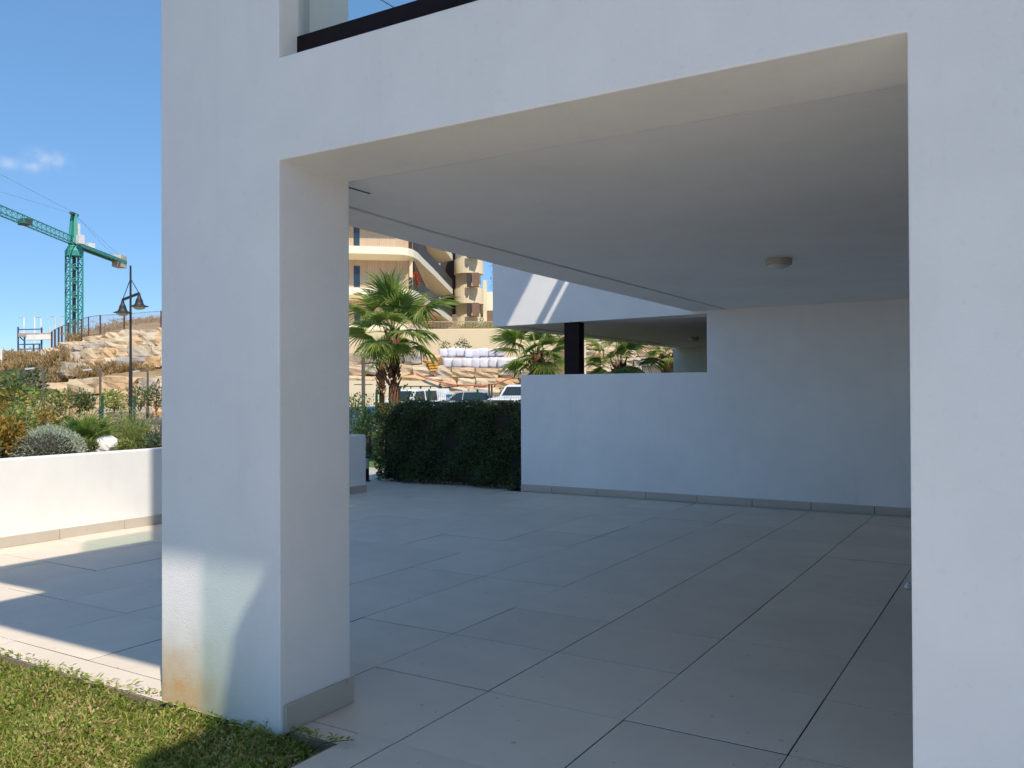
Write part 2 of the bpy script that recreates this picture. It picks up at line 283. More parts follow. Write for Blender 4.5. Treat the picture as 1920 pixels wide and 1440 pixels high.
# ------------------------------------------------------------------ mesh helpers
class MB:
    def __init__(s): s.v = []; s.f = []; s.t = []
    def add(s, vs, fs, tone=None):
        o = len(s.v); s.v += [tuple(x) for x in vs]; s.f += [tuple(i+o for i in f) for f in fs]
        if tone is not None: s.t += [tone]*len(fs)
        return s
    def box(s, x0, x1, y0, y1, z0, z1, mtx=None):
        vs = [Vector((x, y, z)) for z in (z0, z1) for y in (y0, y1) for x in (x0, x1)]
        if mtx is not None: vs = [mtx @ v for v in vs]
        return s.add(vs, [(0, 2, 3, 1), (4, 5, 7, 6), (0, 1, 5, 4), (2, 6, 7, 3), (0, 4, 6, 2), (1, 3, 7, 5)])
    def beam(s, a, b, w, h=None, up=Vector((0, 0, 1))):
        a = Vector(a); b = Vector(b); h = h or w; d = (b-a).normalized(); e = d.cross(up)
        if e.length < 1e-4: e = d.cross(Vector((1, 0, 0)))
        e.normalize(); n = e.cross(d)
        vs = [p + e*(i*w/2) + n*(j*h/2) for p in (a, b) for i, j in ((-1, -1), (1, -1), (1, 1), (-1, 1))]
        return s.add(vs, [(3, 2, 1, 0), (4, 5, 6, 7), (0, 1, 5, 4), (1, 2, 6, 5), (2, 3, 7, 6), (3, 0, 4, 7)])
    def tube(s, pts, rads, n=10, cap=True):
        pts = [Vector(p) for p in pts]
        if not isinstance(rads, (list, tuple)): rads = [rads]*len(pts)
        o = len(s.v); vs = []
        for i, p in enumerate(pts):
            d = (pts[min(i+1, len(pts)-1)] - pts[max(i-1, 0)]).normalized()
            e = d.cross(Vector((0, 0, 1)))
            if e.length < 1e-3: e = Vector((1, 0, 0))
            e.normalize(); q = d.cross(e)
            for k in range(n): a = 2*math.pi*k/n; vs.append(p + (e*math.cos(a) + q*math.sin(a))*rads[i])
        fs = []
        for i in range(len(pts)-1):
            for k in range(n): fs.append((i*n+k, i*n+(k+1) % n, (i+1)*n+(k+1) % n, (i+1)*n+k))
        if cap: fs.append(tuple(range(n-1, -1, -1))); fs.append(tuple((len(pts)-1)*n+k for k in range(n)))
        return s.add(vs, fs)
    def lathe(s, prof, c=(0, 0, 0), n=24):
        vs = []; fs = []
        for r, z in prof:
            for k in range(n): a = 2*math.pi*k/n; vs.append((c[0]+r*math.cos(a), c[1]+r*math.sin(a), c[2]+z))
        for i in range(len(prof)-1):
            for k in range(n): fs.append((i*n+k, i*n+(k+1) % n, (i+1)*n+(k+1) % n, (i+1)*n+k))
        fs.append(tuple(range(n-1, -1, -1))); fs.append(tuple((len(prof)-1)*n+k for k in range(n)))
        return s.add(vs, fs)
    def prism(s, poly, z0, z1):
        """poly: plan outline [(x,y)] (counter-clockwise)"""
        n = len(poly); vs = [(x, y, z0) for x, y in poly] + [(x, y, z1) for x, y in poly]
        return s.add(vs, [tuple(range(n-1, -1, -1)), tuple(range(n, 2*n))] + [(i, (i+1) % n, n+(i+1) % n, n+i) for i in range(n)])
    def wallpoly(s, poly, y0, y1):
        """poly: elevation outline [(x,z)] extruded along y"""
        n = len(poly); vs = [(x, y0, z) for x, z in poly] + [(x, y1, z) for x, z in poly]
        return s.add(vs, [tuple(range(n)), tuple(range(2*n-1, n-1, -1))] + [(i, n+i, n+(i+1) % n, (i+1) % n) for i in range(n)])
    def mesh(s, name, m, smooth=False):
        me = bpy.data.meshes.new(name); me.from_pydata(s.v, [], s.f); me.materials.append(m)
        if s.t:
            a = me.attributes.new('tone', 'FLOAT', 'FACE'); a.data.foreach_set('value', s.t)
        if smooth: me.polygons.foreach_set('use_smooth', [True]*len(me.polygons))
        me.update(); return me
    def build(s, name, m, parent=None, smooth=False, bevel=0, loc=None, kind=None, label=None):
        me = s.mesh(name, m, smooth)
        if bevel:
            bm = bmesh.new(); bm.from_mesh(me); bmesh.ops.recalc_face_normals(bm, faces=bm.faces)
            bmesh.ops.bevel(bm, geom=[e for e in bm.edges if e.calc_face_angle(0) > .3], offset=bevel, segments=2, profile=.6, affect='EDGES'); bm.to_mesh(me); bm.free()
        o = bpy.data.objects.new(name, me); COL.objects.link(o); o.parent = parent
        if loc is not None: o.location = loc
        if kind: o['kind'] = kind
        if label: o['label'] = label
        return o
def inst(name, me, parent=None, mtx=None):
    o = bpy.data.objects.new(name, me); COL.objects.link(o); o.parent = parent
    if mtx is not None: o.matrix_local = mtx
    return o
def tag(o, label, cat, group=None, kind=None):
    o['label'] = label; o['category'] = cat
    if group: o['group'] = group
    if kind: o['kind'] = kind
    return o
def thing(name, label, cat, loc=(0, 0, 0), rz=0, group=None):
    o = bpy.data.objects.new(name, None); o.empty_display_size = .2; COL.objects.link(o); o.location = loc; o.rotation_euler = (0, 0, rz)
    return tag(o, label, cat, group)
def struct(o): o['kind'] = 'structure'; return o
def T(x, y, z): return Matrix.Translation((x, y, z))

# ------------------------------------------------------------------ the setting: ground, floor
YF, YB = .559, 9.06                        # front facade plane, shared rear wall plane
g = MB(); g.add([(-3000, -3000, -.42), (3000, -3000, -.42), (3000, 3000, -.42), (-3000, 3000, -.42)], [(0, 1, 2, 3)])
struct(g.build('ground', M['ground']))

TS = .75
b = MB(); b.prism([(1.29, -22), (16, -22), (16, -3.001), (1.29, -3.001)], -.41, -.004); struct(b.build('bounce_deck', M['deck']))  # unseen pale paving added to bounce sunlight onto facade and porch
base = MB(); base.prism([(-8.3, .56), (-4.83, .555), (1.0, .555), (1.0, .615), (1.29, .615), (1.29, -3.0), (9, -3.0), (9, 17.5), (-3.3, 17.5), (-3.3, 9.9), (-8.3, 9.9)], -.40, -.012)
floor = struct(base.build('terrace_floor', M['joint']))
for xa, xb, ya, yb in ((-4.83, .16, .545, .5545), (1.005, 1.28, .602, .6145), (1.278, 1.2895, -3, .602)):
    eb = MB(); eb.box(xa, xb, ya, yb, -.3, -.004); eb.build('floor_edging', M['edging'], floor)
tile_cache = {}
def tile_mesh(w, d):
    k = (round(w, 3), round(d, 3))
    if k not in tile_cache:
        b = MB(); c = .002
        b.add([(0, 0, -.02), (w, 0, -.02), (w, d, -.02), (0, d, -.02), (0, 0, -c), (w, 0, -c), (w, d, -c), (0, d, -c), (c, c, 0), (w-c, c, 0), (w-c, d-c, 0), (c, d-c, 0)],
              [(0, 1, 5, 4), (1, 2, 6, 5), (2, 3, 7, 6), (3, 0, 4, 7), (4, 5, 9, 8), (5, 6, 10, 9), (6, 7, 11, 10), (7, 4, 8, 11), (8, 9, 10, 11)])
        tile_cache[k] = b.mesh('floor_tile', M['tile']); tile_cache[k].materials.append(M['joint'])
        for q in range(4): tile_cache[k].polygons[q].material_index = 1
    return tile_cache[k]
G = .0026
def put_tile(x0, x1, y0, y1):
    o = inst('floor_tile', tile_mesh(x1-x0-2*G, y1-y0-2*G), floor, T(x0+G, y0+G, rnd.uniform(-.0012, .0012)))
    o.rotation_euler = (rnd.gauss(0, .0007), rnd.gauss(0, .0007), 0)
for j in range(-4, 13):
    for i in range(-11, 6):
        x0, x1, y0, y1 = i*TS, (i+1)*TS, j*TS, (j+1)*TS
        if i >= -6 and x0 < -4.83: x0 = -4.83
        if j < 0 and i < 1: continue
        if i < -6 and not (y0 > 7.7):
            if j == 10: put_tile(x0, min(x1, -4.83) if i == -7 else x1, 7.86, y1)
            if i == -7: x0 = -4.83
            else: continue
        if x1-x0 < .05: continue
        if j == 0:
            if i <= 0: y0 = .555
            elif i == 1:
                put_tile(1.0, 1.29, .615, y1); put_tile(1.29, x1, y0, y1); continue
        if j < 0 and i == 1: x0 = 1.29
        if j == 12: y1 = 9.86 if x1 <= -2.9 else None
        if y1 is None:
            continue
        if j >= 11 and x0 > -2.9: y1 = min(y1, YB+.05)
        put_tile(x0, x1, y0, y1)

# ------------------------------------------------------------------ our house
house = thing('villa', 'white modern villa with a deep open porch framed by a square pillar and wide beam', 'house', (0, 0, 0))
fac = MB(); fac.wallpoly([(.168, -.41), (.998, -.41), (.998, 2.579), (3.582, 2.583), (3.582, -.41), (9, -.41), (9, 6.16), (4.6, 6.16), (4.6, 3.044), (.998, 3.044), (.998, 9.1), (.168, 9.1)], YF, 1.022)
fo = fac.build('facade_wall', M['plaster'], house, bevel=.007)
cl = MB(); cl.prism([(.50, 1.160), (4.45, 1.160), (4.45, YB-.002), (.412, YB-.002), (.417, 6.5), (.422, 4), (.432, 2.5), (.487, 1.6)], 2.622, 2.95)
cl.build('ceiling', M['plaster2'], house)
st = MB(); st.prism([(.15, 1.023), (.484, 1.023), (.470, 1.6), (.415, 2.5), (.405, 4), (.400, 6.5), (.395, YB-.002), (-.06, YB-.002), (-.035, 6.8), (-.02, 4.7), (.05, 3.1), (.11, 2)], 2.612, 2.952); st.build('ceiling_edge_strip', M['plaster2'], house, bevel=.004)
bs = MB(); bs.box(.50, 4.45, 1.023, 1.147, 2.620, 2.948); bs.build('beam_rear_strip', M['plaster2'], house)
gv = MB(); gv.box(.36, .52, 1.165, YB-.01, 2.66, 2.9); gv.box(.6, 4.4, 1.10, 1.2, 2.65, 2.9); gv.build('shadow_gap', M['joint'], house)
sl = MB(); sl.box(.793, .803, 1.24, 1.41, 2.6185, 2.6225); sl.build('ceiling_slot', M['joint'], house)
te = MB(); te.box(-.05, 9, 1.024, YB-.004, 2.954, 3.0); te.build('terrace_slab', M['plaster2'], house)
for ya, yb in ((1.023, 2.0), (5.1, YB-.002)):
    iw = MB(); iw.box(4.452, 4.7, ya, yb, -.4, 2.95); iw.build('inner_wall', M['plaster2'], house)
for k in range(2):  # unseen dark doors added to keep the porch's right side dim
    y0 = 2.0+k*1.55
    dr = MB(); dr.box(4.49, 4.53, y0+.06, y0+1.49, .06, 2.56); do = dr.build('darkening_door', M['darkglass'], house)
    fr = MB(); fr.box(4.47, 4.55, y0+.001, y0+.06, .0, 2.62); fr.box(4.47, 4.55, y0+1.49, y0+1.549, .0, 2.62); fr.box(4.47, 4.55, y0+.06, y0+1.49, .0, .06); fr.box(4.47, 4.55, y0+.06, y0+1.49, 2.56, 2.62); fr.build('darkening_door_frame', M['alu'], do)
up = MB(); up.box(4.6, 9, 1.024, YB, 3.002, 6.158); up.build('upper_storey', M['plaster2'], house)
# roof canopy over the terrace (outside the frame, shaped to shade the facade and paving)
HR = 6.16
shade = [(-3.92+.157, 9.06-KY*0), (-3.92+.157, 1.57), (-2.62+.157, 1.57), (-2.62+.157, .875), (.612, .875), (.612, .76), (.587, .64), (.68, .54), (.78, .42), (.80, .25), (.79, .08), (.80, -.03), (1.0, -.12), (1.4, -.1), (2.2, .06), (9, .10), (9, 9.06)]
poly = []
for x, y in shade: poly.append((x+KX*HR, min(y+KY*HR, 9.0)))
poly[0] = (poly[0][0], 9.0); poly[-1] = (poly[-1][0], 9.0)
rf = MB(); rf.prism(poly, HR, HR+.25); ro = rf.build('roof', M['plaster2'], house)
rr_ = MB(); rr_.box(-.10, -.005, 5.4, 8.7, HR+.20, HR+.28)
for yy in (5.6, 8.5): rr_.box(-.006, .12, yy, yy+.06, HR+.21, HR+.27)
rr_.build('streak_shadow_rail', M['plaster2'], ro)  # unseen rail added to split the sun streak on the neighbour's fascia
bl = MB(); xg = poly[0][0]+.04
for k in range(4): bl.box(xg, xg+.012, -.2+k*1.15, -.2+k*1.15+1.12, HR+.252, HR+1.2)
bl.build('roof_balustrade', M['tintglass'], ro)
pg = MB(); pg.prism([(-.45, 2.6), (4.2, 2.6), (4.2, 5.9), (.92, 5.9), (.92, 8.9), (-.45, 8.9)], 8.85, 9.05); pg.box(.3, .42, 3.7, 3.82, HR+.252, 8.849); pg.box(.3, .42, 8.4, 8.52, HR+.252, 8.849); pg.build('shadow_slab', M['plaster2'], ro)  # unseen slab added to shade the hedge and edge the fascia's sun streak
ws = MB(); ws.box(.476+.817*4+.002, 8.8, -1.757, -1.745, 4.9, HR-.002); ws.build('sun_tint_pane', M['tintglass'], house)  # unseen pane added to tint the sun patch on the pillar
# glass balustrade of the upper terrace with its dark base rail
bal = thing('glass_balustrade', 'clear glass balustrade in a dark rail on the white parapet above the porch', 'balustrade', (.998, .69, 3.044))
b1 = MB(); b1.box(.0, 3.6, -.02, .06, .058, .135); b1.build('base_rail', M['steel'], bal, bevel=.003)
for k in range(3):
    b1 = MB(); b1.box(.012+k*1.2, 1.2+k*1.2, .01, .026, .136, 1.1); b1.build('glass_pane', M['glass'], bal)
b1 = MB(); b1.box(.004, .011, -.01, .05, .136, 1.1); b1.build('end_profile', M['lamphead'], bal)
wr_ = MB(); wr_.tube([at(600, -62, D=9), at(715, 0, D=9), at(800, 50, D=9), at(880, 105, D=9)], .006, 6)
tag(wr_.build('cable', M['cable']), 'thin dark cable crossing the sky behind the upper glass balustrade', 'cable')
# ceiling lamp
def ceiling_lamp(name, label, x, y, z, s=1):
    l = thing(name, label, 'lamp', (x, y, z), group='round ceiling lamps')
    b = MB(); b.lathe([(.098*s, 0), (.105*s, -.004), (.105*s, -.045*s), (.100*s, -.05*s)], n=32); b.build('housing', M['lampwhite'], l, smooth=False)
    b = MB(); b.lathe([(.092*s, -.0502*s), (.086*s, -.062*s), (.06*s, -.074*s), (.02*s, -.08*s)], n=32); b.build('diffuser', M['diffuser'], l, smooth=True)
ceiling_lamp('ceiling_lamp', 'round pale ceiling lamp under the near white porch ceiling', 2.11, 5.02, 2.6215)
ds = MB(); ds.lathe([(.025, 0), (.027, .01), (.022, .03), (.012, .042), (.01, .048)], (3.07, 5.02, .001), 16)
tag(ds.build('door_stop', M['white'], smooth=True), 'small white door stop on the tiles at the right edge of the porch', 'door stop')

# skirting of a wall: single tiles, each its own piece
def skirting(parent, a, b, joints, nrm, h=.106, th=.012, z=0.002):
    a = Vector(a); b = Vector(b); d = (b-a).normalized(); L = (b-a).length
    cuts = [0] + [j for j in joints if .03 < j < L-.03] + [L]
    for s, e in zip(cuts, cuts[1:]):
        bb = MB(); w = e-s-.008; n = Vector(nrm)
        p = [d*0, d*w, d*w+n*th, n*th]
        vs = [Vector((q.x, q.y, z)) for q in p] + [Vector((q.x, q.y, h)) for q in p]
        bb.add(vs, [(3, 2, 1, 0), (4, 5, 6, 7), (0, 1, 5, 4), (1, 2, 6, 5), (2, 3, 7, 6), (3, 0, 4, 7)])
        o = bb.build('skirting_tile', M['skirt'], parent, loc=a + d*(s+.004) + n*.004); o.location.z = 0
    bb = MB(); q = a+Vector(nrm)*.002; bb.beam(q+Vector((0, 0, h*.5))+d*.01, q+d*(L-.01)+Vector((0, 0, h*.5)), .0035, h-.012); bb.build('skirting_joint', M['joint'], parent)
skirting(house, (.998, .575, 0), (.998, 1.034, 0), [], (1, 0, 0), h=.125, th=.014)

# ------------------------------------------------------------------ neighbouring house
nb = thing('neighbouring_villa', 'white neighbouring villa behind a low white wall, upper fascia streaked by sunlight', 'house', (0, 0, 0))
nw = MB(); nw.wallpoly([(-2.79, -.41), (9, -.41), (9, 3.9), (-3.294, 3.9), (-3.294, 2.537), (.147, 2.571), (.147, 1.777), (-2.79, 1.777)], YB, YB+.26)
nw.build('front_wall', M['plaster2'], nb, bevel=.006)
skirting(nb, (-2.79, YB, 0), (4.45, YB, 0), [.54+.75*k for k in range(12)], (0, -1, 0))
sp_ = MB(); sp_.box(-2.06, -1.815, YB+.05, YB+.225, 1.778, 2.56); sp_.build('steel_post', M['steel'], nb)
nc = MB(); nc.box(-3.05, 9, YB+.262, 17.52, 2.56, 2.95); nc.build('ceiling', M['plaster2'], nb)
nc = MB(); nc.box(-3.42, -3.065, YB+.262, 17.52, 2.548, 2.96); nc.build('ceiling_edge_strip', M['plaster2'], nb)
nf = MB(); nf.box(-3.5, 9, 17.521, 17.8, -.4, 2.9); nf.build('rear_wall', M['plaster2'], nb)
ns = MB(); ns.box(5.5, 5.6, YB+.27, 17.49, -.4, 2.55); ns.build('inner_wall', M['plaster2'], nb)
ceiling_lamp('ceiling_lamp', 'small dim ceiling lamp under the neighbouring ceiling seen over the low wall', -1.66, 13.7, 2.5595)

# ------------------------------------------------------------------ planter wall at the left
pw = thing('planter_wall', 'long low white planter wall in full sun left of the pillar', 'wall', (-4.83, 4, 0))
wv = MB(); wv.box(-.22, 0, -8, 3.83, -.41, .872); wv.build('wall_body', M['plaster2'], pw, bevel=.008)
for k in range(-3, 11):
    y0 = TS*k
    if y0 > 7.8: break
    bb = MB(); bb.box(0, .012, 0, min(TS-.007, 7.83-y0), .002, .106); bb.build('skirting_tile', M['skirt'], pw, loc=(.001, y0+.002-4, 0))
bb = MB(); bb.box(-.222, .0, 0, .012, .002, .106); bb.build('skirting_tile', M['skirt'], pw, loc=(0, 3.831, 0))
so = MB(); so.prism([(-9.5, -6), (-5.051, -6), (-5.051, 7.82), (-9.5, 7.82)], -.41, .80); struct(so.build('planter_soil', M['soil']))


# ================================================================== vegetation helpers
def rot_to(d):
    return Vector(d).to_track_quat('Z', 'Y').to_matrix()
def leaf_quad(b, p, d, n, L, w, tone, bend=.15):
    """a pointed leaf of two folded halves at p along d"""
    d = d.normalized(); s = d.cross(n)
    if s.length < 1e-3: s = d.orthogonal()
    s.normalize(); nn = s.cross(d)
    tip = p + d*L - nn*(L*bend); mid = p + d*(L*.5) + nn*(w*.12)
    b.add([p, p + d*(L*.45) + s*(w/2), tip, p + d*(L*.45) - s*(w/2)], [(0, 1, 2), (0, 2, 3)], tone)
def rdir(up=0):
    while True:
        v = Vector((rnd.uniform(-1, 1), rnd.uniform(-1, 1), rnd.uniform(-1, 1)))
        if .05 < v.length < 1: v.normalize(); break
    v.z += up; return v.normalized()
def shrub(name, label, cat, base, rx, ry, h, m, n=900, L=.06, w=.03, up=.5, group=None, shell=.55, lumps=6, stems=5, twig=True, tone=(0, 1)):
    """a shrub: stems plus foliage of single leaves spread over uneven lobes"""
    t = thing(name, label, cat, base, group=group)
    b = MB(); lob = []
    for k in range(lumps):
        a = rnd.uniform(0, 6.28); rr = rnd.uniform(.15, .6)
        lob.append((Vector((math.cos(a)*rr*rx, math.sin(a)*rr*ry, h*rnd.uniform(.35, .68))), rnd.uniform(.38, .58)))
    for k in range(n):
        c, s = rnd.choice(lob); d = rdir()
        q = shell + (1-shell)*rnd.random()
        p = c + Vector((d.x*rx*s*q, d.y*ry*s*q, d.z*h*s*.9*q))
        if p.z < .01: p.z = rnd.uniform(.0, .05)*h
        ld = (d*.7 + rdir(up)*.8)
        leaf_quad(b, p, ld, rdir(.6), L*rnd.uniform(.6, 1.3), w*rnd.uniform(.7, 1.2), tone[0]+(tone[1]-tone[0])*rnd.random())
    b.build('foliage', m, t, kind='stuff')
    if twig:
        b = MB()
        for k in range(stems):
            c, s = lob[k % len(lob)]
            b.tube([(rnd.uniform(-.06, .06)*rx, rnd.uniform(-.06, .06)*ry, -.05), c*.5 + Vector((0, 0, .02)), c], [h*.02, h*.014, h*.006], 5)
        b.build('stems', M['bark'], t, kind='stuff')
    return t

# ------------------------------------------------------------------ lawn at the front
lw = MB(); nx, ny = 60, 28
def lawn_z(x, y): return -.055 + .018*math.sin(x*5.1+1)*math.cos(y*4.3) + .012*math.sin(x*11+y*7)
for j in range(ny+1):
    for i in range(nx+1):
        x = -9.5 + (1.284+9.5)*i/nx; y = -5 + 5.61*j/ny; lw.v.append((x, y, lawn_z(x, y)))
for j in range(ny):
    for i in range(nx): a = j*(nx+1)+i; lw.f.append((a, a+1, a+nx+2, a+nx+1))
struct(lw.build('lawn', M['lawnsoil'], smooth=True))
gb = MB()
def in_view(x, y):
    return y > -.55-.42*(x-.3) and x > -2.6 and y > -1.2
def patch(x, y): return .5 + .5*math.sin(x*3.1+2*math.sin(y*2.7))*math.cos(y*4.4+1.3*math.sin(x*2.2))
cnt = 0
while cnt < 42000:
    x = rnd.uniform(-2.6, 1.285); y = rnd.uniform(-1.2, .60)
    if not in_view(x, y) or (y > .548 and x < 1.0): continue
    if .12 < x < 1.01 and y > .545: continue
    cnt += 1
    z = lawn_z(x, y); p0 = patch(x, y)
    dry = rnd.random() < .12+.30*p0*p0
    tone = rnd.uniform(.74, 1) if dry else rnd.uniform(0, .70)
    kind = rnd.random()
    tilt = rnd.uniform(.35, 1.35); a = rnd.uniform(0, 6.283)
    d = Vector((math.cos(a)*math.sin(tilt), math.sin(a)*math.sin(tilt), math.cos(tilt)))
    if kind < .55:          # grass blade
        L = rnd.uniform(.025, .065); leaf_quad(gb, Vector((x, y, z+rnd.uniform(0, .018))), d, rdir(.5), L, rnd.uniform(.003, .006), tone, .35)
    else:                   # little broad leaf of the creeping weeds
        L = rnd.uniform(.012, .024); leaf_quad(gb, Vector((x, y, z+rnd.uniform(.012, .045))), d, rdir(1), L, L*rnd.uniform(.4, .65), tone if dry else tone*.8, .1)
for k in range(420):        # longer dry stalks lying on top
    x = rnd.uniform(-2.3, 1.25); y = rnd.uniform(-1, .5)
    if not in_view(x, y): continue
    a = rnd.uniform(0, 6.28); L = rnd.uniform(.06, .14)
    leaf_quad(gb, Vector((x, y, lawn_z(x, y)+.035)), Vector((math.cos(a), math.sin(a), rnd.uniform(-.05, .3))), Vector((0, 0, 1)), L, .0035, rnd.uniform(.85, 1), .1)
def sprig(x, y, h, n):
    z = lawn_z(x, y)
    for k in range(n):
        q = k/n; a = k*2.4
        leaf_quad(gb, Vector((x, y, z+h*(.25+.75*q))), Vector((math.cos(a), math.sin(a), .6)), Vector((0, 0, 1)), .022, .012, rnd.uniform(.05, .3), .1)
    leaf_quad(gb, Vector((x, y, z)), Vector((.02, .02, 1)), Vector((1, 0, 0)), h, .003, .2, 0)
for k in range(46):
    x = rnd.uniform(-1.6, 1.2); sprig(x, .5+rnd.uniform(-.06, .035) if not .1 < x < 1.05 else .52+rnd.uniform(-.05, .01), rnd.uniform(.05, .12), 9)
for k in range(900):        # runners and leaves spilling over the paving edge and against the pillar foot
    x = rnd.uniform(-2.4, 1.30)
    over = abs(rnd.gauss(0, .028))*(.4+1.2*patch(x*2.3, 3.1))
    if .13 < x < 1.0: y = YF-.012-over; z = lawn_z(x, y)+rnd.uniform(.01, .07)
    elif x <= .13: y = .545+over; z = rnd.uniform(-.02, .022)
    else: y = .6+over*.8; z = rnd.uniform(-.02, .02)
    a = rnd.uniform(0, 6.28); L = rnd.uniform(.018, .05)
    leaf_quad(gb, Vector((x, y, z)), Vector((math.cos(a), math.sin(a)*.8+.2, rnd.uniform(.0, .7))), rdir(1), L, L*rnd.uniform(.12, .5), rnd.uniform(.1, .9), .2)
for k in range(26): sprig(rnd.uniform(.95, 1.28), rnd.uniform(.3, .58), rnd.uniform(.05, .1), 9)
o = gb.build('lawn_grass', M['grass'], kind='stuff'); tag(o, 'short patchy green and straw coloured grass at the foot of the pillar', 'grass')
wd = thing('weed_sprig', 'small green weed growing over the edge of the tiles beside the pillar', 'weed', (1.30, .60, .0))
wb_ = MB()
wb_.tube([(-.12, -.06, -.05), (-.05, -.03, .01), (.02, .0, .025), (.06, .012, .03)], [.0025, .0025, .002, .0015], 6); wb_.build('stem', M['bark'], wd)
for k, (px_, a) in enumerate(((-.05, .9), (-.03, -.8), (.01, 1.4), (.02, -.6), (.05, .5), (.06, -.3), (.045, 2.0))):
    q = MB(); leaf_quad(q, Vector((0, 0, 0)), Vector((math.cos(a), math.sin(a), .35)), Vector((0, 0, 1)), .032, .017, .12, .1); q.build('leaf', M['grass'], wd, loc=(px_, px_*.35, .026))

# ------------------------------------------------------------------ fan palms
def fan_mesh(name, seed, n=30, r=1.0, span=245, droop=.22, pet=.75):
    rr = random.Random(seed); b = MB()
    half = math.radians(span)/2
    for k in range(n):
        a0 = -half + 2*half*k/n; a1 = -half + 2*half*(k+1)/n; am = (a0+a1)/2
        L = r*(.78+.22*math.cos(am*.8))*rr.uniform(.9, 1.04); q = .42
        def pt(a, rad, z): return (rad*math.sin(a), pet + rad*math.cos(a), z)
        fold = .035*r
        dr = droop*r*rr.uniform(.6, 1.5)
        tone = min(1, max(0, rr.gauss(.42, .17)))
        wa = (a1-a0)
        tip_a = am + rr.uniform(-.03, .03)
        tx, ty, tz = pt(tip_a, L, -dr)
        b.add([(0, pet, 0), pt(a0, q*L, -.02*r - droop*.25*r*q), pt(am, q*L, fold - droop*.25*r*q), pt(a1, q*L, -.02*r - droop*.25*r*q), (tx, ty, tz), pt(am-wa*.17, .74*L, -dr*.42), pt(am+wa*.17, .74*L, -dr*.42)],
              [(0, 1, 2), (0, 2, 3), (1, 5, 2), (2, 5, 4), (2, 4, 6), (2, 6, 3)], tone)
    p = [Vector((0, 0, -.02)), Vector((0, pet*.5, .04)), Vector((0, pet, 0))]
    o = len(b.f); b.tube(p, [.022, .016, .012], 5); b.t += [.85]*(len(b.f)-o)
    return b.mesh(name, M['palm'])
fans = [fan_mesh('palm_leaf', k, 28+2*k, 1.0, 235+12*k, .16+.07*k, .8+.1*k) for k in range(4)]
def palm(label, u, v_crown, D, ground_z, size, nleaf, seed, v_trunk=None, group='fan palms behind the hedge', tr=.17):
    rr = random.Random(seed)
    c = at(u, v_crown, D=D); t = thing('fan_palm', label, 'palm', (c.x, c.y, ground_z), group=group)
    H = c.z-ground_z
    b = MB(); pts = []; rad = []
    for k in range(9):
        q = k/8; pts.append((.04*math.sin(q*2.2), 0, -.1+q*(H+.05))); rad.append(tr*(.85+.2*math.sin(q*9+seed)*.2)*(1 if q < .5 else 1.15+.35*(q-.5)))
    b.tube(pts, rad, 14); b.build('trunk', M['palmtrunk'], t, smooth=True)
    # old leaf bases around the upper trunk
    bb = MB()
    for k in range(56):
        a = k*2.39996; q = .60+.38*k/56; z = H*q; r0 = tr*1.1
        p = Vector((math.cos(a)*r0, math.sin(a)*r0, z)); d = Vector((math.cos(a)*.45, math.sin(a)*.45, 1)).normalized()
        bb.beam(p, p+d*rr.uniform(.10, .2), .05, .02, Vector((math.cos(a), math.sin(a), 0)))
    bb.build('leaf_bases', M['palmtrunk'], t, kind='stuff')
    for k in range(nleaf):
        q = k/(nleaf-1)                       # 0 youngest, upright .. 1 oldest, hanging
        az = k*2.39996 + rr.uniform(-.25, .25)
        el = math.radians(82 - 128*q**.9 + rr.uniform(-8, 8))
        s = size*(.62+.38*math.sin(math.pi*min(1, .28+q*.75)))*rr.uniform(.9, 1.08)
        d = Vector((math.cos(az)*math.cos(el), math.sin(az)*math.cos(el), math.sin(el)))
        side = Vector((-math.sin(az), math.cos(az), 0)); nrm = side.cross(d)*-1
        mt = Matrix((side, d, nrm*(1 if nrm.z >= 0 or q > .6 else -1))).transposed().to_4x4()
        roll = Matrix.Rotation(rr.uniform(-.4, .4), 4, 'Y')
        o = inst('palm_leaf', fans[rr.randrange(4)], t, T(.03*math.cos(az), .03*math.sin(az), H-.12*q*size) @ mt @ roll @ Matrix.Scale(s, 4))
    return t
palm('large fan palm with shaggy trunk rising behind the left part of the hedge', 736, 618, 18, -.2, .74, 21, 3, tr=.11)
palm('fan palm left of the dark steel post beyond the low white wall', 1006, 658, 20.5, -.2, .72, 22, 5, tr=.12)
palm('low fan palm seen over the white wall under the neighbouring ceiling', 1160, 678, 19.5, -.2, .56, 16, 9, tr=.12)
palm('smaller fan palm with brown trunk behind the large palm', 714, 672, 26, -.3, .45, 9, 13, tr=.085)
palm('small yellowish fan palm at the right of the gap under the neighbouring ceiling', 1250, 664, 24, -.2, .4, 16, 17, tr=.13)

# ------------------------------------------------------------------ hedge beside the path
hx0, hx1, hy0, hy1, hz = -5.74, -2.83, 9.1, 9.75, 1.33
hd = thing('clipped_hedge', 'dense dark clipped hedge between the path and the low white wall', 'hedge', ((hx0+hx1)/2, (hy0+hy1)/2, 0))
cx_, cy_ = (hx0+hx1)/2, (hy0+hy1)/2
b = MB(); b.box(hx0+.12-cx_, hx1-.05-cx_, hy0+.1-cy_, hy1-.1-cy_, .045, hz-.07); b.build('twig_core', M['hedgecore'], hd, bevel=.06)
b = MB()
for k in range(26):
    x = rnd.uniform(hx0+.2, hx1-.1)-cx_; y = rnd.uniform(-.15, .15)
    b.tube([(x, y, -.03), (x+rnd.uniform(-.05, .05), y, .25), (x+rnd.uniform(-.1, .1), y, .5)], [.016, .013, .01], 6)
b.build('stems', M['bark'], hd, kind='stuff')
b = MB()
def hedge_bulge(x, z): return .06*math.sin(x*4.3+z*2)+.05*math.sin(x*9.1-z*6.3)+.04*math.sin(z*11+x*3)+.14*max(0, (z-hz+.13)/.13)**2
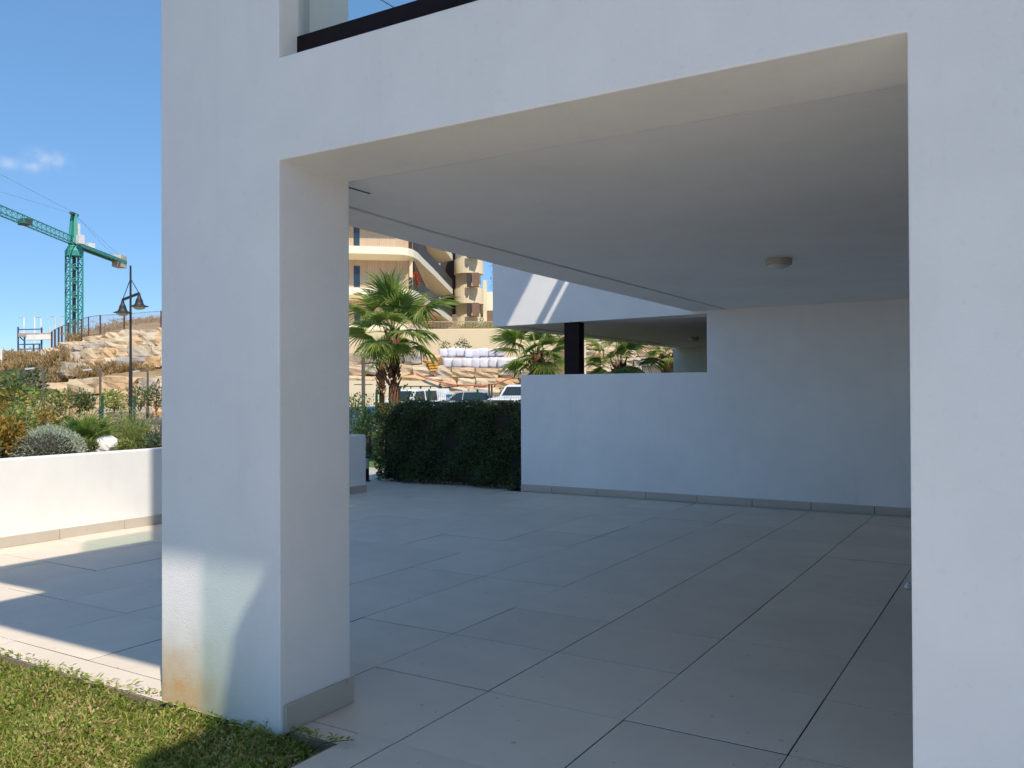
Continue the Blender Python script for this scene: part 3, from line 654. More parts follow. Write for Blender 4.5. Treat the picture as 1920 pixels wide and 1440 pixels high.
for k in range(24000):
    f = rnd.random(); x = rnd.uniform(hx0, hx1); z = rnd.uniform(.02, hz); dep = abs(rnd.gauss(0, .07))
    if f < .58: p = Vector((x, hy0+hedge_bulge(x, z)+dep, z)); out = Vector((0, -1, .25))
    elif f < .80: p = Vector((x, rnd.uniform(hy0, hy1), hz+.03*math.sin(x*6)+.02*math.sin(x*17)-dep)); out = Vector((0, -.2, 1))
    elif f < .93: p = Vector((hx0+dep+hedge_bulge(z*2, x*0+z)*.4-.06*math.exp(-((z-.9)/.4)**2)+.12*max(0, .35-z), rnd.uniform(hy0, hy1), z)); out = Vector((-1, -.2, .25))
    else: p = Vector((x, hy1-dep, z)); out = Vector((0, 1, .3))
    # leaves near the top toned lighter and redder, sunlight put into the colour
    tone = rnd.random()*.9
    if p.z > hz-.16: tone = rnd.random()**(.55)
    ld = out + rdir(.2)*.95
    leaf_quad(b, p-Vector((cx_, cy_, 0)), ld, out+rdir()*.5, rnd.uniform(.03, .055), rnd.uniform(.018, .03), tone, .12)
for k in range(60):             # stray shoots above the clipped top, sunlit tips put into their tone
    x = rnd.uniform(hx0, hx1); y = rnd.uniform(hy0, hy1); h_ = rnd.uniform(.03, .11)
    for j in range(5): leaf_quad(b, Vector((x-cx_, y-cy_, hz-.02+h_*j/5)), rdir(.8), rdir(.5), rnd.uniform(.03, .045), .02, rnd.uniform(.5, 1), .1)
b.build('foliage', M['hedge'], hd, kind='stuff')

# bollard path light
bo = thing('bollard_light', 'short black and white bollard light on the path left of the hedge', 'bollard', (-5.82, 8.98, 0))
b = MB(); b.lathe([(.075, .001), (.075, .02), (.05, .022), (.047, .03), (.047, .22)], n=20); b.build('post', M['bollardblack'], bo)
b = MB(); b.lathe([(.046, .2202), (.046, .40)], n=20); b.build('diffuser', M['diffuser'], bo)
b = MB(); b.lathe([(.05, .4002), (.052, .42), (.03, .432)], n=20); b.build('cap', M['bollardblack'], bo)

# ------------------------------------------------------------------ planter plants
PZ = .80
def pl(u, v, X): # point in the planter seen at (u,v) on the plane x = X
    d = at(u, v, D=1)-CAM; t = (X-CAM.x)/d.x; return CAM+d*t
p = pl(90, 850, -5.65)
sh_ = thing('santolina_bush', 'rounded silvery grey green bush on the planter wall', 'bush', (p.x, p.y, PZ))
b = MB()
for k in range(5200):
    d = rdir(.1); d.z = abs(d.z); q = rnd.uniform(.72, 1.0)
    lump = 1 + .06*math.sin(d.x*9+1)*math.cos(d.y*8) + .05*math.sin(d.z*13+d.x*6)
    pt_ = Vector((d.x*.40*q*lump, d.y*.40*q*lump, .01+d.z*.34*q*lump))
    leaf_quad(b, pt_, d+rdir(.3)*.5, rdir(.5), rnd.uniform(.022, .045), rnd.uniform(.007, .013), rnd.random(), .05)
b.build('foliage', M['santolina'], sh_, kind='stuff')
b = MB(); b.lathe([(.28, 0), (.3, .1), (.25, .2), (.12, .27)], n=14); b.build('twig_core', M['hedgecore'], sh_, smooth=True)
p = pl(8, 850, -5.9)
shrub('orange_croton', 'orange and yellow leaved bush at the left end of the planter', 'bush', (p.x, p.y, PZ), .40, .38, .50, M['orangeleaf'], 2400, .06, .028, group=None)
p = pl(0, 856, -5.4)
shrub('dark_leafed_bush', 'low dark green bush at the left frame edge on the planter wall', 'bush', (p.x-.1, p.y-.1, PZ), .2, .2, .3, M['darkshrub'], 900, .04, .02)
# dwarf fan palm
p = pl(160, 845, -6.1); dp_ = thing('dwarf_fan_palm', 'small stemless fan palm in the planter beside the white rock', 'palm', (p.x, p.y, PZ))
for k in range(11):
    az = k*2.4; el = math.radians(76-4.4*k); d = Vector((math.cos(az)*math.cos(el), math.sin(az)*math.cos(el), math.sin(el))); side = Vector((-math.sin(az), math.cos(az), 0)); nrm = -side.cross(d)
    mt = Matrix((side, d, nrm)).transposed().to_4x4()
    inst('palm_leaf', fans[k % 2], dp_, T(0, 0, .03) @ mt @ Matrix.Scale(rnd.uniform(.25, .34), 4))
b = MB(); b.lathe([(.06, -.02), (.07, .05), (.04, .1)], n=10); b.build('trunk', M['palmtrunk'], dp_)
# rock and bushes
def rock_mesh(name, seed, m, cuts=1, jit=.13, roundness=.42):
    rr = random.Random(seed); bm = bmesh.new(); bmesh.ops.create_cube(bm, size=1)
    bmesh.ops.subdivide_edges(bm, edges=bm.edges[:], cuts=cuts, use_grid_fill=True)
    for v in bm.verts:
        s = v.co.normalized()*.62; v.co = v.co.lerp(s, roundness)
        v.co += Vector((rr.uniform(-jit, jit), rr.uniform(-jit, jit), rr.uniform(-jit, jit)))*.8
    me = bpy.data.meshes.new(name); bm.to_mesh(me); bm.free(); me.materials.append(m)
    return me
p = pl(197, 826, -5.9)
wr0 = inst('white_rock', rock_mesh('white_rock', 91, M['whiterock'], 3, .07, .7), None, T(p.x, p.y, PZ+.06) @ Matrix.Rotation(.5, 4, 'Z') @ Matrix.Rotation(.35, 4, 'Y') @ Matrix.Diagonal((.27, .27, .25, 1)))
tag(wr0, 'rough white rock in the planter between the small palm and the green bush', 'rock')
p = pl(250, 840, -6.2)
gbsh = thing('feathery_green_bush', 'tall feathery yellow green bush in the planter next to the pillar', 'bush', (p.x, p.y, PZ))
b = MB()
for k in range(330):
    a = rnd.uniform(0, 6.28); r0 = rnd.uniform(0, .12); lean = rnd.uniform(.05, .75); L = rnd.uniform(.22, .52)
    d = Vector((math.cos(a)*math.sin(lean), math.sin(a)*math.sin(lean), math.cos(lean)))
    p0 = Vector((math.cos(a)*r0, math.sin(a)*r0, 0))
    for q in range(9):
        s = (q+1)/9*L; pp = p0+d*s+Vector((0, 0, -.1*s*s)); leaf_quad(b, pp, d+rdir(.4)*.6, rdir(.5), rnd.uniform(.03, .055), .007, min(1, max(0, rnd.gauss(.45, .25))), .05)
b.build('foliage', M['yellowgreen'], gbsh, kind='stuff')
b = MB()
for k in range(8): a = k*.8; b.tube([(0, 0, -.02), (math.cos(a)*.1, math.sin(a)*.1, .22)], [.008, .004], 5)
b.build('stems', M['bark'], gbsh, kind='stuff')
for k, (u, v, X, mm, lab, r_) in enumerate(((168, 843, -5.5, 'shrub', 'low green ground cover between the silvery bush and the soil', .16), (238, 838, -5.55, 'yellowgreen', 'small bright green tuft below the feathery bush', .15), (292, 834, -5.6, 'darkshrub', 'dark white flowered bush against the pillar edge', .22), (275, 826, -5.9, 'shrub', 'greyish low bush right of the feathery bush', .16), (228, 800, -7.2, 'yellowgreen', 'pale green bush behind the white rock', .32), (35, 800, -7.6, 'shrub', 'green bush behind the silvery bush at the left', .4))):
    p = pl(u, v, X); shrub('low_bush', lab, 'bush', (p.x, p.y, PZ), r_, r_, r_*(1.1 if k not in (4, 5) else 1.5), M[mm], 700, .035, .016)

# ================================================================== middle ground behind the hedge
GZ = -.42
# path, strip of lawn and green mesh fence
b = MB(); p0, p1, p2, p3 = at(600, 891, Z=.0), at(790, 893, Z=.0), at(790, 878, Z=.0), at(600, 878, Z=.0)
b = MB(); b.prism([(-14, 9.9), (-3.4, 9.9), (-3.4, 11.1), (-14, 11.1)], -.4, -.006); struct(b.build('path', M['concrete']))
b = MB(); b.prism([(-22, 11.1), (-3.4, 11.1), (-3.4, 15.5), (-22, 15.5)], -.4, .0); struct(b.build('garden_lawn', M['lawnfar']))
def fence(name, label, a, c, n, z0, h, mp, group=None, mesh_step=.06, wires=True, rad=.03):
    a = Vector(a); c = Vector(c); t = thing(name, label, 'fence', (a.x, a.y, z0), group=group)
    for k in range(n):
        q = a.lerp(c, k/(n-1))-a
        bb = MB(); bb.tube([(0, 0, -.1), (0, 0, h+.06)], rad, 8); bb.lathe([(rad*1.25, h+.0601), (rad*.6, h+.09)], n=8); bb.build('post', mp, t, loc=(q.x, q.y, 0))
    if wires:
        L = (c-a).length; d = (c-a)/L; bb = MB(); s = 0
        while s < L:
            q = d*s; bb.beam((q.x, q.y, .03), (q.x, q.y, h), .005); s += mesh_step
        for k in range(int(h/.2)+1): bb.beam((0, 0, .05+k*.2), (d.x*L, d.y*L, .05+k*.2), .005)
        bb.build('wire_mesh', mp, t, kind='stuff')
    return t
fa, fb = at(600, 800, D=21.5), at(980, 800, D=24.5)
fence('mesh_fence', 'green wire mesh fence with round posts behind the hedge and palm', (fa.x, fa.y, 0), (fb.x, fb.y, 0), 5, -.25, 1.75, M['greenpost'])
# pale panel and white kerb wall seen in the gap beside the planter
a = at(655, 830, D=20); c = at(700, 830, D=20.4)
b = MB(); b.beam((a.x, a.y, .34), (c.x, c.y, .34), .2, .16); tag(b.build('white_kerb_wall', M['white']), 'low white kerb wall glimpsed left of the hedge behind the fence', 'wall')
b = MB(); b.beam((a.x, a.y, .1), (c.x, c.y, .1), .12, .3); tag(b.build('green_screen', M['court']), 'pale green panel below the white kerb beside the hedge', 'screen')
# bushes along the fence
for u, v, D, r_, mm, lab in ((690, 780, 20, .45, 'shrub', 'leafy green shrub growing up the fence left of the palm trunk'), (665, 765, 22.5, .5, 'shrub', 'loose green shrub at the edge of the pillar behind the fence'), (770, 752, 19.5, .42, 'shrub', 'green shrub right of the palm trunk above the hedge'), (672, 800, 22, .35, 'darkshrub', 'low reddish green planting behind the fence beside the planter end')):
    q = at(u, v, D=D); shrub('fence_shrub', lab, 'shrub', (q.x, q.y, -.2), r_, r_, max(.5, q.z+.2+r_*.8), M[mm], 700, .09, .05, group='shrubs along the mesh fence')

# ------------------------------------------------------------------ boulder work
rockmeshes = [rock_mesh('boulder', 20+k, M['rock'], 2, .085, .36) for k in range(8)]
bcount = [0]
def boulders(parent, path, hpx, wmin=28, wmax=62, jitv=.06, depth=1.0, seed=1, gap=.04):
    """a course of boulders along path [(u, v, D)], v the middle of the course"""
    rr = random.Random(seed); u0, u1 = path[0][0], path[-1][0]; u = u0
    while u < u1:
        wpx = rr.uniform(wmin, wmax); um = u+wpx/2
        for (ua, va, Da), (ub, vb, Db) in zip(path, path[1:]):
            if ua <= um <= ub or (ub == u1 and um > ub):
                q = (um-ua)/(ub-ua); v = va+(vb-va)*q; D = Da+(Db-Da)*q
                break
        hp = hpx*rr.uniform(.88, 1.12); c = at(um, v+rr.uniform(-1, 1)*jitv*hpx, D=D+rr.uniform(-.12, .12))
        w = px(wpx, D)*.98; h = px(hp, D)*.97
        dirn = (at(ub, vb, D=Db)-at(ua, va, D=Da)); az = math.atan2(dirn.y, dirn.x)
        o = inst('boulder', rockmeshes[rr.randrange(8)], parent)
        o.matrix_local = T(c.x, c.y, c.z) @ Matrix.Rotation(az+rr.uniform(-.12, .12), 4, 'Z') @ Matrix.Rotation(rr.uniform(-.08, .08), 4, 'Y') @ Matrix.Diagonal((w, depth*rr.uniform(.8, 1.2), h, 1)) @ Matrix.Rotation(rr.choice((0, math.pi)), 4, 'Z')
        bcount[0] += 1; u += wpx

# hill at the left: terraces of sandstone boulders under a dry crest
cols = [(-260, 800, 760, 735, 715, 668, 1.25), (-120, 800, 755, 725, 700, 660, 1.2), (-40, 800, 752, 720, 694, 657, 1.18), (0, 800, 750, 715, 690, 656, 1.16), (50, 800, 740, 712, 684, 660, 1.12), (90, 800, 728, 702, 668, 658, 1.08),
        (120, 800, 716, 696, 653, 640, 1.05), (150, 800, 710, 693, 643, 624, 1.03), (200, 800, 706, 691, 632, 609, 1.01), (250, 800, 704, 690, 623, 598, 1.0), (310, 800, 703, 689, 619, 594, 1.0), (400, 800, 703, 689, 616, 590, 1.0), (480, 800, 720, 700, 640, 620, 1.05), (560, 800, 760, 740, 700, 690, 1.1)]
b = MB(); rowsD = (47, 50.3, 53, 56.5, 66)
for u, v0, v1, v2, v3, v4, k in cols:
    for v, D in zip((v0, v1, v2, v3, v4), rowsD): p = at(u, v, D=D*k); b.v.append(tuple(p))
    p = at(u, v4+6, D=110*k); b.v.append((p.x, p.y, max(GZ, p.z-1)))
for i in range(len(cols)-1):
    for j in range(5): a = i*6+j; b.f.append((a, a+6, a+7, a+1))
struct(b.build('hillside', M['hill'], smooth=True))
rw = thing('boulder_wall', 'terraced retaining wall of large sandstone boulders on the left hillside', 'wall', tuple(at(220, 760, D=50)))
rw.location = (0, 0, 0)
def lerp_col(u, t0, t1, q):
    for A, B_ in zip(cols, cols[1:]):
        if A[0] <= u <= B_[0]:
            s = (u-A[0])/(B_[0]-A[0]); va = A[t0]+(B_[t0]-A[t0])*s; vb = A[t1]+(B_[t1]-A[t1])*s; k = A[6]+(B_[6]-A[6])*s
            return va+(vb-va)*q, (rowsD[t0-1]+(rowsD[t1-1]-rowsD[t0-1])*q)*k
def course(u0, u1, t0, t1, q, hpx, seed, **kw):
    us = [u0+(u1-u0)*i/8 for i in range(9)]; pth = []
    for u in us:
        v, D = lerp_col(u, t0, t1, q); pth.append((u, v, D-.62))
    boulders(rw, pth, hpx, seed=seed, **kw)
for i, (q, hp) in enumerate(((.93, 17), (.70, 21), (.42, 22), (.14, 20))): course(86+i*9, 325, 3, 4, q, hp, 40+i, wmin=20, wmax=48)
course(62, 100, 3, 4, .8, 12, 60, wmin=14, wmax=24)
course(95, 325, 1, 2, .80, 31, 50, wmin=34, wmax=64, depth=1.5)
course(60, 325, 1, 2, .50, 24, 51, wmin=26, wmax=50); course(55, 325, 1, 2, .24, 24, 52, wmin=26, wmax=54); course(50, 325, 1, 2, .05, 22, 53, wmin=26, wmax=54)
boulders(rw, [(118, 705, 52.6), (150, 690, 53)], 26, 30, 44, seed=77)
# dry grass and scrub on the slopes
def tuft_field(name, label, pts, m, n, L, wdt, up=1.2, tone=(0, 1), cat='grass'):
    b = MB()
    for k in range(n):
        u0, v0, D0, su, sv = rnd.choice(pts); u = rnd.gauss(u0, su); v = rnd.gauss(v0, sv); D = D0+rnd.uniform(-.8, .8)
        p = at(u, v, D=D); s = rnd.uniform(.5, 1.2)
        for j in range(5):
            leaf_quad(b, p+Vector((rnd.uniform(-.1, .1), rnd.uniform(-.1, .1), -.05)), rdir(up), rdir(), L*s*rnd.uniform(.6, 1.1), wdt, tone[0]+(tone[1]-tone[0])*rnd.random(), .25)
    o = b.build(name, m, kind='stuff'); tag(o, label, cat); return o
tuft_field('dry_grass', 'straw coloured dry grass on the left hillside between the boulders', [(215, 693, 52.2, 28, 5), (140, 690, 53.5, 18, 7), (60, 690, 58, 28, 12), (30, 672, 64, 28, 7), (110, 675, 56, 14, 8), (100, 715, 53.5, 22, 8), (255, 694, 52.3, 22, 5), (15, 690, 60, 18, 10), (170, 700, 52, 20, 4)], M['drygrass'], 1500, .42, .045)
tuft_field('crest_grass', 'short dry grass along the crest of the left hill', [(260, 606, 62, 30, 4), (205, 616, 61, 22, 4), (290, 602, 63, 18, 4), (150, 632, 60, 12, 4)], M['drygrass'], 900, .22, .04)
for u, v, D, r_, hh, mm, lab in ((20, 745, 40, 1.3, 1.7, 'shrub', 'broad green shrub at the left foot of the hill'), (45, 720, 48, 1.5, 1.9, 'darkshrub', 'dusty dark shrub below the pale balcony on the hill'), (8, 725, 50, 1.3, 1.6, 'shrub', 'green shrub at the left edge under the balcony'), (70, 752, 42, .9, 1.2, 'yellowgreen', 'yellow green shrub beside the left street lamp'), (115, 755, 45.5, .9, 1.1, 'shrub', 'ivy like shrub on the lowest boulders right of the left street lamp'), (148, 758, 45.5, .9, 1.1, 'shrub', 'green shrub on the boulders left of the middle street lamp'), (165, 750, 45.5, .7, 1.0, 'darkshrub', 'dark green shrub growing over the lower boulders near the middle street lamp'), (215, 752, 45, 1.0, 1.0, 'yellowgreen', 'pale green shrub on the lower boulders left of the tall lamp post'), (262, 748, 45, .8, 1.1, 'shrub', 'dark leafed shrub on the lower boulders right of the tall lamp post'), (292, 745, 45, .8, 1.3, 'darkshrub', 'green shrub on the lower boulders beside the pillar'), (283, 668, 54.5, .55, 1.5, 'darkshrub', 'grey green bush hanging from the upper boulder wall'), (5, 775, 30, .7, 1.2, 'orangeleaf', 'orange leaved bush beyond the left end of the planter'), (40, 790, 28, .7, 1.0, 'yellowgreen', 'yellow green bush beyond the silvery planter bush'), (75, 790, 30, .6, .7, 'orangeleaf', 'low reddish bush beyond the planter under the left street lamp'), (110, 800, 34, .8, .9, 'shrub', 'low green bush beyond the planter behind the small palm')):
    q = at(u, v, D=D); shrub('hill_shrub', lab, 'shrub', (q.x, q.y, q.z-hh*.5), r_, r_, hh, M[mm], 520, .17*max(.6, r_), .09*max(.6, r_), group='shrubs on the hillside')

# wire fence on the crest of the boulder wall
cf = thing('crest_fence', 'rusty post and netting fence along the top of the left boulder wall', 'fence', (0, 0, 0))
posts = [(97, 622, 652, 66), (103, 618, 648, 65), (110, 614, 644, 63), (116, 612, 642, 62), (128, 606, 640, 61), (140, 603, 633, 60), (153, 598, 628, 59), (166, 594, 625, 58), (188, 591, 622, 57.4), (233, 589, 624, 57), (302, 583, 620, 57)]
net = []
for u, v0, v1, D in posts:
    a, c = at(u, v1+4, D=D), at(u, v0, D=D); b = MB(); b.beam(a, c, px(2.0 if u < 180 else 2.6, D)); b.build('post', M['rustpost'], cf); net.append((a, c))
b = MB()
for (a, c), (d, e) in zip(net, net[1:]): b.add([a, d, e, c], [(0, 1, 2, 3)])
b.build('netting', M['net'], cf)
b = MB()
for (a, c), (d, e) in zip(net, net[1:]): b.beam(c, e, .03)
b.build('top_wire', M['cable'], cf)

# scaffold platform behind the hill
sc_ = thing('scaffold', 'blue steel scaffold platform with plank decks on the left skyline', 'scaffold', (0, 0, 0))
DS = 95
def sv(u, v, dd=0): return at(u, v, D=DS+dd)
def sbar(nm, pts, w, m): 
    b = MB()
    for a, c in pts: b.beam(sv(*a), sv(*c), w)
    return b.build(nm, m, sc_)
for u, v0, v1 in ((34, 613, 662), (46, 628, 662), (78, 614, 660), (63, 645, 660), (74, 645, 660)): sbar('standard', [((u, v0), (u, v1))], .16, M['scaffold'])
sbar('deck', [((34, 628.5, 0), (96, 627.5, 0))], .35, M['plank']); sbar('deck', [((34, 661), (64, 662))], .35, M['plank'])
for v in (618, 646, 655): sbar('guard_rail', [((34, v), (80 if v < 640 else 76, v-1))], .10, M['scaffold'])
sbar('brace', [((34, 629), (46, 640)), ], .10, M['scaffold']); sbar('brace', [((55, 650), (64, 660))], .14, M['plank'])
b = MB(); b.beam(sv(50, 633), sv(95, 632), .8, .5); b.build('canopy', M['white'], sc_)
for u, v0, v1 in ((45, 595, 628), (65, 594, 660), (77, 596, 628), (103, 594, 645), (114, 595, 625), (92, 612, 645)): sbar('pole', [((u, v0, 3), (u, v1, 3))], .11, M['white'])
for u0, u1, v in ((35, 45, 596), (66, 77, 595), (94, 103, 594), (114, 122, 594)): sbar('cross_arm', [((u0, v, 3), (u1, v, 3))], .06, M['plank'])

# pale balcony building at the left edge
wb2 = thing('balcony_house', 'pale house corner with a white balcony at the left edge of the hill', 'house', (0, 0, 0))
b = MB(); a, c = at(-60, 702, D=62), at(22, 701, D=62); b.beam(a, c, 2.2, px(12, 62)); b.build('balcony_slab', M['white'], wb2)
b = MB(); b.beam(at(-60, 690, D=61), at(20, 690, D=61), .05); b.beam(at(-60, 694, D=61), at(20, 694, D=61), .04)
b.build('railing', M['alu'], wb2)
b = MB(); b.beam(at(4, 683, D=62.5), at(22, 683, D=62.5), 1.5, px(14, 62)); b.build('parapet_block', mat('faded_pink_render', (.62, .45, .38), rough=.8), wb2)
b = MB(); b.beam(at(2, 655, D=61.5), at(2, 695, D=61.5), .12); b.build('pole', M['white'], wb2)
b = MB(); b.beam(at(-60, 720, D=63), at(18, 720, D=63), 2, px(26, 63)); b.build('lower_wall', M['cream'], wb2)

# ------------------------------------------------------------------ tower crane
cr = thing('tower_crane', 'turquoise green tower crane with jib and concrete counterweights against the sky', 'crane', (0, 0, 0))
DT = 130; base = at(139, 640, D=DT); top = at(139, 462, D=DT); mx_, my_ = base.x, base.y
vd = Vector((mx_-CAM.x, my_-CAM.y, 0)).normalized(); vr = Vector((vd.y, -vd.x, 0))
ra = .35; e1 = (vr*math.cos(ra)+vd*math.sin(ra)); e2 = (-vr*math.sin(ra)+vd*math.cos(ra))
w = .80; z0, z1 = GZ, at(139, 478, D=DT).z
cor = [e1*(i*w)+e2*(j*w) for i, j in ((-1, -1), (1, -1), (1, 1), (-1, 1))]; cc = Vector((mx_, my_, 0))
for c in cor: b = MB(); b.beam(cc+c+Vector((0, 0, z0)), cc+c+Vector((0, 0, z1)), .18); b.build('mast_leg', M['crane'], cr)
b = MB(); z = z0; k = 0
while z < z1-.5:
    for i in range(4):
        a, c = cor[i], cor[(i+1) % 4]
        if k % 2: a, c = c, a
        b.beam(cc+a+Vector((0, 0, z)), cc+c+Vector((0, 0, min(z+.95, z1))), .10)
        if k % 2 == 0: b.beam(cc+a+Vector((0, 0, z)), cc+c+Vector((0, 0, z)), .08)
    z += .95; k += 1
b.build('mast_lattice', M['crane'], cr, kind='stuff')
b = MB(); b.beam(cc+Vector((0, 0, z0)), cc+Vector((0, 0, z1)), .34); b.build('ladder', M['cranedark'], cr)
zj = at(139, 458, D=DT).z
b = MB(); b.tube([cc+Vector((0, 0, z1-.2)), cc+Vector((0, 0, z1+.5)), cc+Vector((0, 0, zj-.2))], [1.15, 1.2, .75], 8); b.build('slewing_ring', M['crane'], cr)
jl = at(-170, 360, D=97); je = Vector((jl.x, jl.y, zj)); ce = at(229, 488, D=145); ce = Vector((ce.x, ce.y, zj)); cc_ = Vector((mx_, my_, zj))
jd = (Vector((je.x, je.y, 0))-cc).normalized(); js = Vector((jd.y, -jd.x, 0))
L = (je-cc_).length; b = MB()
ht, hw = 1.0, .45
for s, zz in ((-hw, 0), (hw, 0), (0, ht)): b.beam(cc_+js*s+Vector((0, 0, zz)), je+js*s+Vector((0, 0, zz)), .12)
b.build('jib_chords', M['crane'], cr)
b = MB(); n = int(L/1.25)
for k in range(n):
    p = cc_+jd*(k*L/n); q = cc_+jd*((k+.5)*L/n); r_ = cc_+jd*((k+1)*L/n)
    for s in (-hw, hw): b.beam(p+js*s, q+Vector((0, 0, ht)), .045); b.beam(q+Vector((0, 0, ht)), r_+js*s, .045)
    b.beam(p-js*hw, p+js*hw, .06)
b.build('jib_lattice', M['crane'], cr, kind='stuff')
b = MB(); b.box(-.7, .7, -.5, .5, -.1, .6, T(*(cc_+jd*14)) ); b.build('trolley', M['cranedark'], cr)
b = MB()
for s in (-.6, .6): b.beam(cc_+js*s, ce+js*s, .3, .45)
b.build('counter_jib', M['crane'], cr)
b = MB(); b.beam(cc_+Vector((0, 0, .26)), ce+Vector((0, 0, .26)), .8, .05); b.build('walkway', M['railbar'], cr)
hd_ = at(143, 402, D=DT).z
b = MB()
for s in (-.35, .35): b.beam(cc_+js*s+jd*.4, Vector((mx_, my_, hd_))+js*s*.5, .42)
b.build('tower_head', M['crane'], cr)
b = MB(); b.beam(Vector((mx_, my_, hd_))-jd*.9, Vector((mx_, my_, hd_))+jd*.9, .5, .3); b.build('head_pulley', M['cranedark'], cr)
b = MB(); b.beam(Vector((mx_, my_, hd_)), je+Vector((0, 0, ht+.2)), .022); b.beam(Vector((mx_, my_, hd_+.2)), je+jd*30+Vector((0, 0, 5)), .022)
for s in (-.5, .5): b.beam(Vector((mx_, my_, hd_)), ce+js*s+Vector((0, 0, .2)), .022)
b.build('tie_rope', M['cable'], cr)
cdir = (ce-cc_).normalized()
for k in range(5):
    p = ce-cdir*(.2+k*.44); b = MB(); b.beam(p+Vector((0, 0, -.95)), p+Vector((0, 0, .85)), .38, 1.4, cdir.cross(Vector((0, 0, 1)))); b.build('counterweight', M['counter'], cr)
b = MB(); q = cc_+cdir*5.0; b.beam(q+Vector((0, 0, .35)), q+Vector((0, 0, 1.0)), 1.0, .7); b.build('winch_box', M['cabin'], cr)
b = MB(); q = cc_+js*-1.2+jd*1.0; b.beam(q+Vector((0, 0, -.1)), q+Vector((0, 0, 1.1)), .8, .7); b.build('cabin', M['cabin'], cr)
b = MB(); q = Vector((mx_, my_, (zj+hd_)/2))-jd*.9; b.beam(q-Vector((0, 0, .9)), q+Vector((0, 0, .9)), .5, .8); b.build('sign_board', M['cabin'], cr)

# ------------------------------------------------------------------ lamp posts
def bell_lamp():
    D = 30; base = at(245, 800, D=D); t = thing('street_lamp', 'tall dark lamp post with two bell shaped lanterns in front of the boulder wall', 'street lamp', (base.x, base.y, GZ))
    zt = at(244, 498, D=D).z-GZ
    b = MB(); b.tube([(0, 0, 0), (0, 0, 2.0), (0, 0, zt*.45), (0, 0, zt*.452), (0, 0, zt)], [.06, .06, .055, .04, .03], 12); b.build('post', M['lamppost'], t)
    d = vec = Vector((at(260, 551, D=D)-at(230, 561, D=D))); d.z = 0
    za = at(245, 556, D=D).z-GZ
    dirv = (Vector((rgt.x, rgt.y, 0))*.75+Vector((fwd.x, fwd.y, 0))*-.66).normalized()
    # the arm runs slightly towards the viewer at the right
    aL, aR = at(230, 562, D=D+.3), at(261, 550, D=D-.3)
    pL = Vector((aL.x-base.x, aL.y-base.y, aL.z-GZ)); pR = Vector((aR.x-base.x, aR.y-base.y, aR.z-GZ))
    b = MB(); b.beam(pL, pR, .06, .07); b.build('cross_arm', M['lamppost'], t)
    b = MB(); zz = zt*.93
    for q in (pL, pR): b.beam(q, Vector((0, 0, zz)), .018)
    b.build('stay_rods', M['lamppost'], t)
    for q in (pL, pR):
        b = MB(); b.lathe([(.035, 0), (.045, -.06), (.06, -.12), (.075, -.16), (.10, -.20), (.12, -.30), (.16, -.37), (.28, -.41), (.285, -.425)], tuple(q), 20); lan = b.build('lantern', M['lamppost'], t, smooth=False)
        b = MB(); b.lathe([(.2, -.426), (.18, -.47), (.12, -.51), (.04, -.525)], tuple(q), 18); b.build('lamp_glass', M['lampglass'], lan, smooth=True)
bell_lamp()
def slim_lamp(u, vt, D, label, w=4):
    base = at(u, 780, D=D); zt = at(u, vt, D=D).z; t = thing('slim_street_lamp', label, 'street lamp', (base.x, base.y, GZ), group='slim street lamps')
    b = MB(); b.tube([(0, 0, 0), (0, 0, 1.2), (0, 0, 1.21), (0, 0, zt-GZ)], [px(w, D)*.7, px(w, D)*.7, px(w, D)*.5, px(w, D)*.45], 10); b.build('post', M['greypost'], t)
    side = -r2
    b = MB(); q = Vector((0, 0, zt-GZ)); b.tube([q, q+Vector((0, 0, .06))+side*.2, q+Vector((0, 0, .05))+side*.4], .035, 8); b.build('arm', M['greypost'], t)
    b = MB(); b.beam(q+Vector((0, 0, .04))+side*.38, q+Vector((0, 0, -.0))+side*.80, .18, .07); b.build('lamp_head', M['lamphead'], t)
slim_lamp(81, 692, 45, 'slim grey street lamp at the far left of the row', 4); slim_lamp(188, 694, 46, 'slim grey street lamp left of the tall bell lamp post', 4); slim_lamp(277, 697, 46.5, 'slim grey street lamp right of the tall bell lamp post', 4)
for u, D in ((192, 36), (252, 35), (38, 38)):
    q = at(u, 742, D=D); b = MB(); b.tube([(0, 0, 0), (0, 0, q.z-GZ)], .045, 8); o = b.build('green_post', M['greenpost'], loc=(q.x, q.y, GZ)); tag(o, {192: 'dark green fence post beside the middle street lamp', 252: 'dark green fence post right of the tall lamp post', 38: 'dark green fence post in the bushes at the left'}[u], 'post')

# ================================================================== centre background: road, boulders, terraces, apartments
rd = MB(); q0, q1 = at(300, 760, D=44), at(1500, 760, D=40); q2_, q3_ = at(1500, 760, D=52), at(300, 760, D=54)
rd.add([(q.x, q.y, .0) for q in (q0, q1, q2_, q3_)], [(0, 1, 2, 3)]); rd.add([(q0.x, q0.y, -.42), (q1.x, q1.y, -.42), (q1.x, q1.y, .0), (q0.x, q0.y, .0)], [(0, 1, 2, 3)])
struct(rd.build('road', M['asphalt']))
